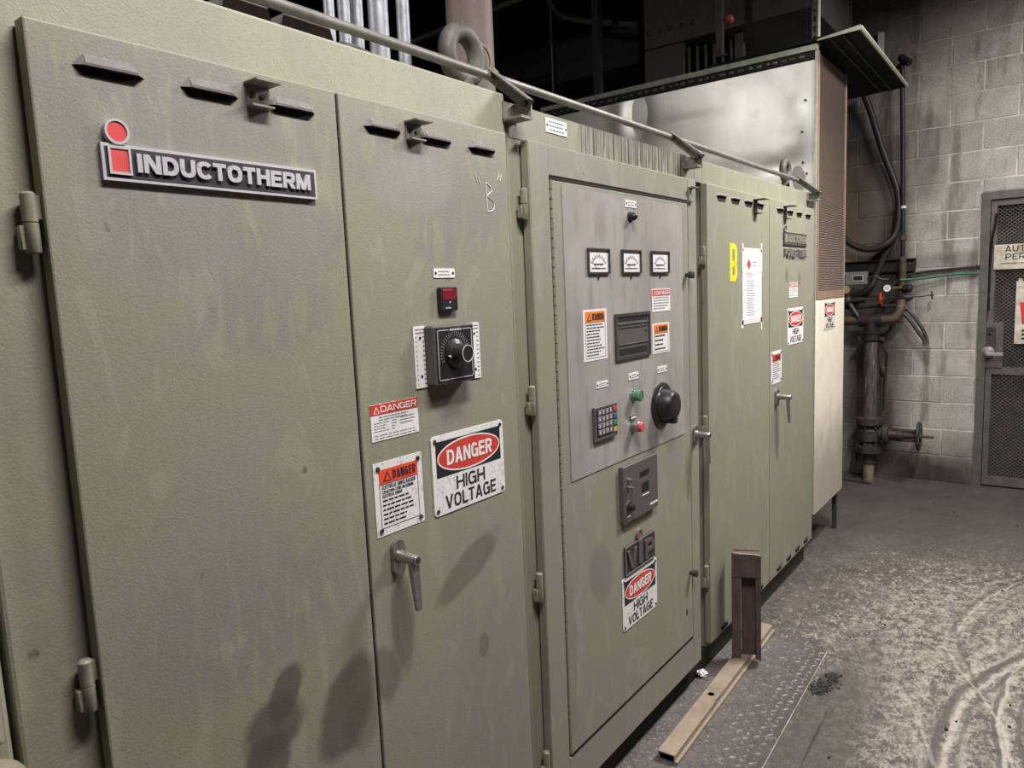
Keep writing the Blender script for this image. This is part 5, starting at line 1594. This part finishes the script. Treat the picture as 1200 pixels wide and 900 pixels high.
MB().lathe((-0.093, YQ, 0.50), (0, 0, 1), [(0, 0.047), (0.60, 0.047)], 24).build('drop_pipe', M_streak, mp, smooth=True)
m = MB().tube([(-0.02, YQ + 0.03, 1.09), (0.0, YQ + 0.03, 1.02), (0.012, YQ + 0.04, 0.98), (0.0, YQ + 0.06, 0.80), (-0.008, YQ + 0.06, 0.55)], 0.010, 8, 4)
m.ball((-0.015, YQ + 0.05, 0.86), 0.03, (0.8, 0.8, 1.6), 2)
m.build('side_line', M_blackpipe, mp, smooth=True)
MB().lathe((-0.093, YQ, 0.0), (0, 0, 1), [(0, 0.040), (0.145, 0.040)], 20).build('foot_pipe', M_barepipe, mp, smooth=True)
m = MB().lathe((-0.093, YQ, 0.143), (0, 0, 1), [(0, 0.052), (0.012, 0.052), (0.014, 0.043), (0.09, 0.043)], 20).box(-0.165, -0.125, YQ - 0.03, YQ - 0.02, 0.165, 0.172).box(-0.165, -0.157, YQ - 0.03, YQ - 0.02, 0.105, 0.172).box(-0.165, -0.135, YQ - 0.03, YQ - 0.02, 0.10, 0.107)
m.build('foot_clamp', M_darksteel, mp)

gv = thing('gate_valve', (-0.093, YQ, 0.21), 'sooty flanged gate valve with a side handwheel near the floor', 'valve')
M_gv = plain('valve_iron', (0.075, 0.068, 0.06), 0.6, 0.3, var=0.5, scale=25, bump=0.3)
m = MB().lathe((-0.093, YQ, 0.225), (0, 0, 1), [(0, 0.055), (0.004, 0.092), (0.052, 0.092), (0.056, 0.06), (0.10, 0.050)], 26)
m.build('flange', M_gv, gv, smooth=True)
m = MB().lathe((-0.093, YQ, 0.425), (0, 0, 1), [(0, 0.05), (0.02, 0.060), (0.026, 0.095), (0.070, 0.095), (0.074, 0.06), (0.085, 0.05)], 26)
m.build('flange', M_gv, gv, smooth=True)
MB().lathe((-0.093, YQ, 0.312), (0, 0, 1), [(0, 0.05), (0.01, 0.078), (0.09, 0.080), (0.118, 0.05)], 24).build('body', M_gv, gv, smooth=True)
for z in (0.282, 0.418):
    for i in range(6):
        a = math.pi * 2 * i / 6 + 0.3
        MB().cyl((-0.093 + 0.075 * math.cos(a), YQ + 0.075 * math.sin(a), z), (-0.093 + 0.075 * math.cos(a), YQ + 0.075 * math.sin(a), z + 0.03), 0.011, None, 6).build('flange_bolt', M_gv, gv)
m = MB().lathe((-0.02, YQ, 0.378), (1, 0, 0), [(0, 0.05), (0.03, 0.055), (0.032, 0.078), (0.065, 0.078), (0.068, 0.042), (0.12, 0.030), (0.125, 0.040), (0.155, 0.040), (0.16, 0.026), (0.255, 0.022)], 22)
m.box(0.06, 0.235, YQ - 0.012, YQ + 0.012, 0.40, 0.425, 0.004).box(0.06, 0.235, YQ - 0.012, YQ + 0.012, 0.33, 0.352, 0.004)
m.build('bonnet', M_gv, gv, smooth=True)
MB().cyl((0.22, YQ, 0.378), (0.345, YQ, 0.380), 0.0105, None, 12).build('stem', M_rustpipe, gv, smooth=True)
m = MB().torus((0.247, YQ, 0.379), (1, 0, 0.02), 0.100, 0.0105, 32, 10)
for i in range(4):
    a = math.pi * i / 4 + 0.2
    m.cyl((0.247, YQ + 0.098 * math.cos(a), 0.379 + 0.098 * math.sin(a)), (0.247, YQ - 0.098 * math.cos(a), 0.379 - 0.098 * math.sin(a)), 0.007, None, 8)
m.lathe((0.232, YQ, 0.379), (1, 0, 0), [(0, 0.022), (0.03, 0.022)], 14)
m.build('handwheel', M_gv, gv, smooth=True)

# pale rods lying on the floor by the pipe foot
MB().tube([(-0.50, 6.02, 0.010), (-0.06, 5.93, 0.010)], 0.010, 8, 1).build('rod', M_darksteel, label='thin rod lying on the floor by the pipe foot', cat='rod')

# ------------------------------------------------------------------ things on the floor
tp = thing('tread_plate', (0.15, 2.0, 0), 'dirt-covered diamond tread steel plate on the floor along the cabinets', 'plate')
X0, X1, YA, YE = -0.042, 0.338, 0.3, 3.075
m = MB()
m.raw([Vector(p) for p in [(X0, YA, 0.0005), (X1 + 0.065, YA, 0.0005), (X1 - 0.004, YE, 0.0005), (X0, YE, 0.0005), (X0, YA, 0.007), (X1 + 0.065, YA, 0.007), (X1 - 0.004, YE, 0.007), (X0, YE, 0.007)]],
      [(0, 1, 2, 3), (4, 5, 6, 7), (0, 1, 5, 4), (1, 2, 6, 5), (2, 3, 7, 6), (3, 0, 4, 7)])
m.build('plate', M_tread, tp)
m = MB()
p = 0.031
vs_c, fs_c, vs_b, fs_b = [], [], [], []
rr = random.Random(8)
ny = int((YE - YA) / p)
for j in range(ny):
    for i in range(16):
        x, y = X0 + 0.02 + i * p, YA + 0.018 + j * p
        lim = X1 + 0.065 - 0.069 * (y - YA) / (YE - YA)
        if x > lim - 0.014:
            continue
        a = math.radians(45 if (i + j) % 2 else -45)
        # trodden dirt has filled the tread over most of the plate; lugs stand clear along the right edge
        clear = x > lim - 0.05 - 0.12 * rr.random()
        hgt = 0.0030 if clear else (0.002 if rr.random() < 0.3 else 0.0008)
        vs, fs = (vs_c, fs_c) if clear else (vs_b, fs_b)
        dx, dy = math.cos(a) * 0.0155, math.sin(a) * 0.0155
        ox, oy = -math.sin(a) * 0.0037, math.cos(a) * 0.0037
        k = len(vs)
        z0, z1 = 0.0069, 0.007 + hgt
        vs += [Vector((x - dx, y - dy, z0)), Vector((x - ox, y - oy, z0)), Vector((x + dx, y + dy, z0)), Vector((x + ox, y + oy, z0)),
               Vector((x - dx * 0.6, y - dy * 0.6, z1)), Vector((x - ox * 0.45, y - oy * 0.45, z1)), Vector((x + dx * 0.6, y + dy * 0.6, z1)), Vector((x + ox * 0.45, y + oy * 0.45, z1))]
        fs += [(k + 4, k + 5, k + 6, k + 7), (k, k + 1, k + 5, k + 4), (k + 1, k + 2, k + 6, k + 5), (k + 2, k + 3, k + 7, k + 6), (k + 3, k, k + 4, k + 7)]
m.raw(vs_b, fs_b)
m.build('buried_lugs', M_tread, tp, kind='stuff')
m = MB()
m.raw(vs_c, fs_c)
m.build('worn_lugs', M_lug, tp, kind='stuff')
m = MB()
m.raw([Vector(p_) for p_ in [(X1 + 0.0645, YA, 0.001), (X1 + 0.0665, YA, 0.001), (X1 - 0.002, YE, 0.001), (X1 - 0.005, YE, 0.001), (X1 + 0.0645, YA, 0.0078), (X1 + 0.0665, YA, 0.0078), (X1 - 0.002, YE, 0.0078), (X1 - 0.005, YE, 0.0078)]],
      [(0, 1, 2, 3), (4, 5, 6, 7), (0, 1, 5, 4), (1, 2, 6, 5), (2, 3, 7, 6), (3, 0, 4, 7)])
m.build('pale_edge', M_lug, tp)  # pale strip along the plate's right edge

# tan steel channel bar lying on the plate
bar = thing('steel_bar', (0.085, 2.6, 0.0075), 'tan steel bar with a bolt hole lying on the tread plate', 'bar')
a0, a1 = Vector((0.0875, 2.035)), Vector((0.0585, 3.13))
dv = (a1 - a0).normalized()
nv = Vector((dv.y, -dv.x))                   # to the right
hw, zb, zt = 0.030, 0.0072, 0.040


def bar_pt(s_, off, z):
    q = a0 + dv * s_ + nv * off
    return Vector((q.x, q.y, z))


Lb = (a1 - a0).length


def bar_box(m, s0, s1, o0, o1, z0, z1):
    m.raw([bar_pt(s_, o, z) for z in (z0, z1) for s_, o in ((s0, o0), (s1, o0), (s1, o1), (s0, o1))],
          [(0, 1, 2, 3), (4, 5, 6, 7), (0, 1, 5, 4), (1, 2, 6, 5), (2, 3, 7, 6), (3, 0, 4, 7)])


m = MB()
hs_ = 0.415
# top flange built around a real bolt hole
ring_o = [(hs_ - 0.03, -hw), (hs_ - 0.03, hw), (hs_ + 0.03, hw), (hs_ + 0.03, -hw)]
bar_box(m, 0, hs_ - 0.03, -hw, hw, zt - 0.004, zt)
bar_box(m, hs_ + 0.03, Lb, -hw, hw, zt - 0.004, zt)
n = 24
vs = []
for i in range(n):
    a = 2 * math.pi * i / n + math.pi / n
    c_, s_ = math.cos(a), math.sin(a)
    k = 1 / max(abs(c_), abs(s_))
    for z in (zt - 0.004, zt):
        vs += [bar_pt(hs_ + 0.013 * c_, 0.013 * s_ - 0.002, z), bar_pt(hs_ + 0.03 * c_ * k, hw * s_ * k, z)]
fs = []
for i in range(n):
    j = (i + 1) % n
    fs += [(4 * i + 2, 4 * i + 3, 4 * j + 3, 4 * j + 2), (4 * i, 4 * i + 1, 4 * j + 1, 4 * j), (4 * i, 4 * i + 2, 4 * j + 2, 4 * j)]
m.raw(vs, fs)
bar_box(m, 0, Lb, -hw, -hw + 0.004, zb, zt - 0.004)
bar_box(m, 0, Lb, hw - 0.004, hw, zb, zt - 0.004)
m.build('channel', M_bar, bar)
m = MB()
bar_box(m, 0.0, Lb, hw, hw + 0.010, zb, zb + 0.012)
m.build('side_lip', M_bar, bar)
m = MB()
bar_box(m, 0.02, Lb - 0.02, -hw + 0.006, hw - 0.006, zb, zb + 0.002)
m.build('hollow_floor', M_gap, bar)

# rusted post stub
po = thing('steel_post', (0.085, 2.80, 0.04), 'rusted dark brown steel post stub standing on the tan bar', 'post')
px, py, zp = 0.086, 2.800, 0.0405
ca, sa = math.cos(math.radians(22)), math.sin(math.radians(22))


def post_box(m, u0, u1, v0, v1, z0, z1):
    # u across the picture, v away from the camera
    f_ = lambda u, v, z: Vector((px + u * ca - v * sa, py + u * sa + v * ca, z))
    m.raw([f_(u, v, z) for z in (z0, z1) for u, v in ((u0, v0), (u1, v0), (u1, v1), (u0, v1))],
          [(0, 1, 2, 3), (4, 5, 6, 7), (0, 1, 5, 4), (1, 2, 6, 5), (2, 3, 7, 6), (3, 0, 4, 7)])


m = MB()
post_box(m, -0.052, 0.052, 0.012, 0.018, zp, 0.490)
post_box(m, -0.056, -0.050, -0.034, 0.03, zp, 0.492)
post_box(m, 0.050, 0.056, -0.034, 0.03, zp, 0.484)
m.build('channel', M_rust, po)
m = MB()
post_box(m, -0.050, 0.050, -0.030, 0.012, 0.390, 0.486)
m.build('cap_plate', M_rust, po)
m = MB()
post_box(m, -0.050, -0.022, -0.026, 0.012, zp, 0.390)
post_box(m, 0.036, 0.050, -0.026, 0.012, zp, 0.390)
m.build('stiffener', M_rust, po)
m = MB()
f_ = lambda u, v, z: Vector((px + u * ca - v * sa, py + u * sa + v * ca, z))
m.tube([f_(-0.053, -0.030, 0.4925), f_(-0.02, -0.030, 0.4895), f_(0.03, -0.030, 0.4875), f_(0.053, -0.030, 0.484)], 0.0018, 6, 3)
m.tube([f_(-0.0215, -0.026, 0.08), f_(-0.0215, -0.026, 0.385)], 0.0015, 5, 1)
m.build('pale_edge', M_lug, po)  # pale lines along the post's top and inner edges

# crumpled scrap and debris
t = bmesh.new()
bmesh.ops.create_icosphere(t, subdivisions=3, radius=0.022)
rr = random.Random(4)
for v in t.verts:
    v.co *= rr.uniform(0.65, 1.15)
    v.co.z *= 0.65
m = MB()
m.join(t, Matrix.Translation((-0.026, 2.605, 0.021)))
m.build('paper_scrap', M_paper, label='small crumpled white paper scrap on the floor by the control cabinet', cat='paper')
m = MB()
rr = random.Random(12)
for i in range(170):
    t = bmesh.new()
    bmesh.ops.create_icosphere(t, subdivisions=1, radius=rr.uniform(0.003, 0.009))
    for v in t.verts:
        v.co *= rr.uniform(0.5, 1.4)
        v.co.z *= 0.55
    g_ = rr.choice(((0.385, 2.79, 0.020, 0.03), (0.405, 2.88, 0.012, 0.02), (0.378, 2.76, 0.012, 0.02)))
    x, y = rr.gauss(g_[0], g_[2]), rr.gauss(g_[1], g_[3])
    m.join(t, Matrix.Translation((x, y, 0.002)))
m.build('debris_heap', M_debris, label='small heap of black grit on the floor beside the tread plate', cat='debris', kind='stuff')
m = MB()
rr = random.Random(22)
for i in range(24):
    t = bmesh.new()
    bmesh.ops.create_icosphere(t, subdivisions=1, radius=rr.uniform(0.003, 0.007))
    for v in t.verts:
        v.co *= rr.uniform(0.6, 1.3)
    m.join(t, Matrix.Translation((rr.uniform(0.35, 1.7), rr.uniform(2.1, 5.8), 0.003)))
m.build('floor_grit', M_debris, label='loose dark grit scattered over the concrete floor', cat='grit', kind='stuff')
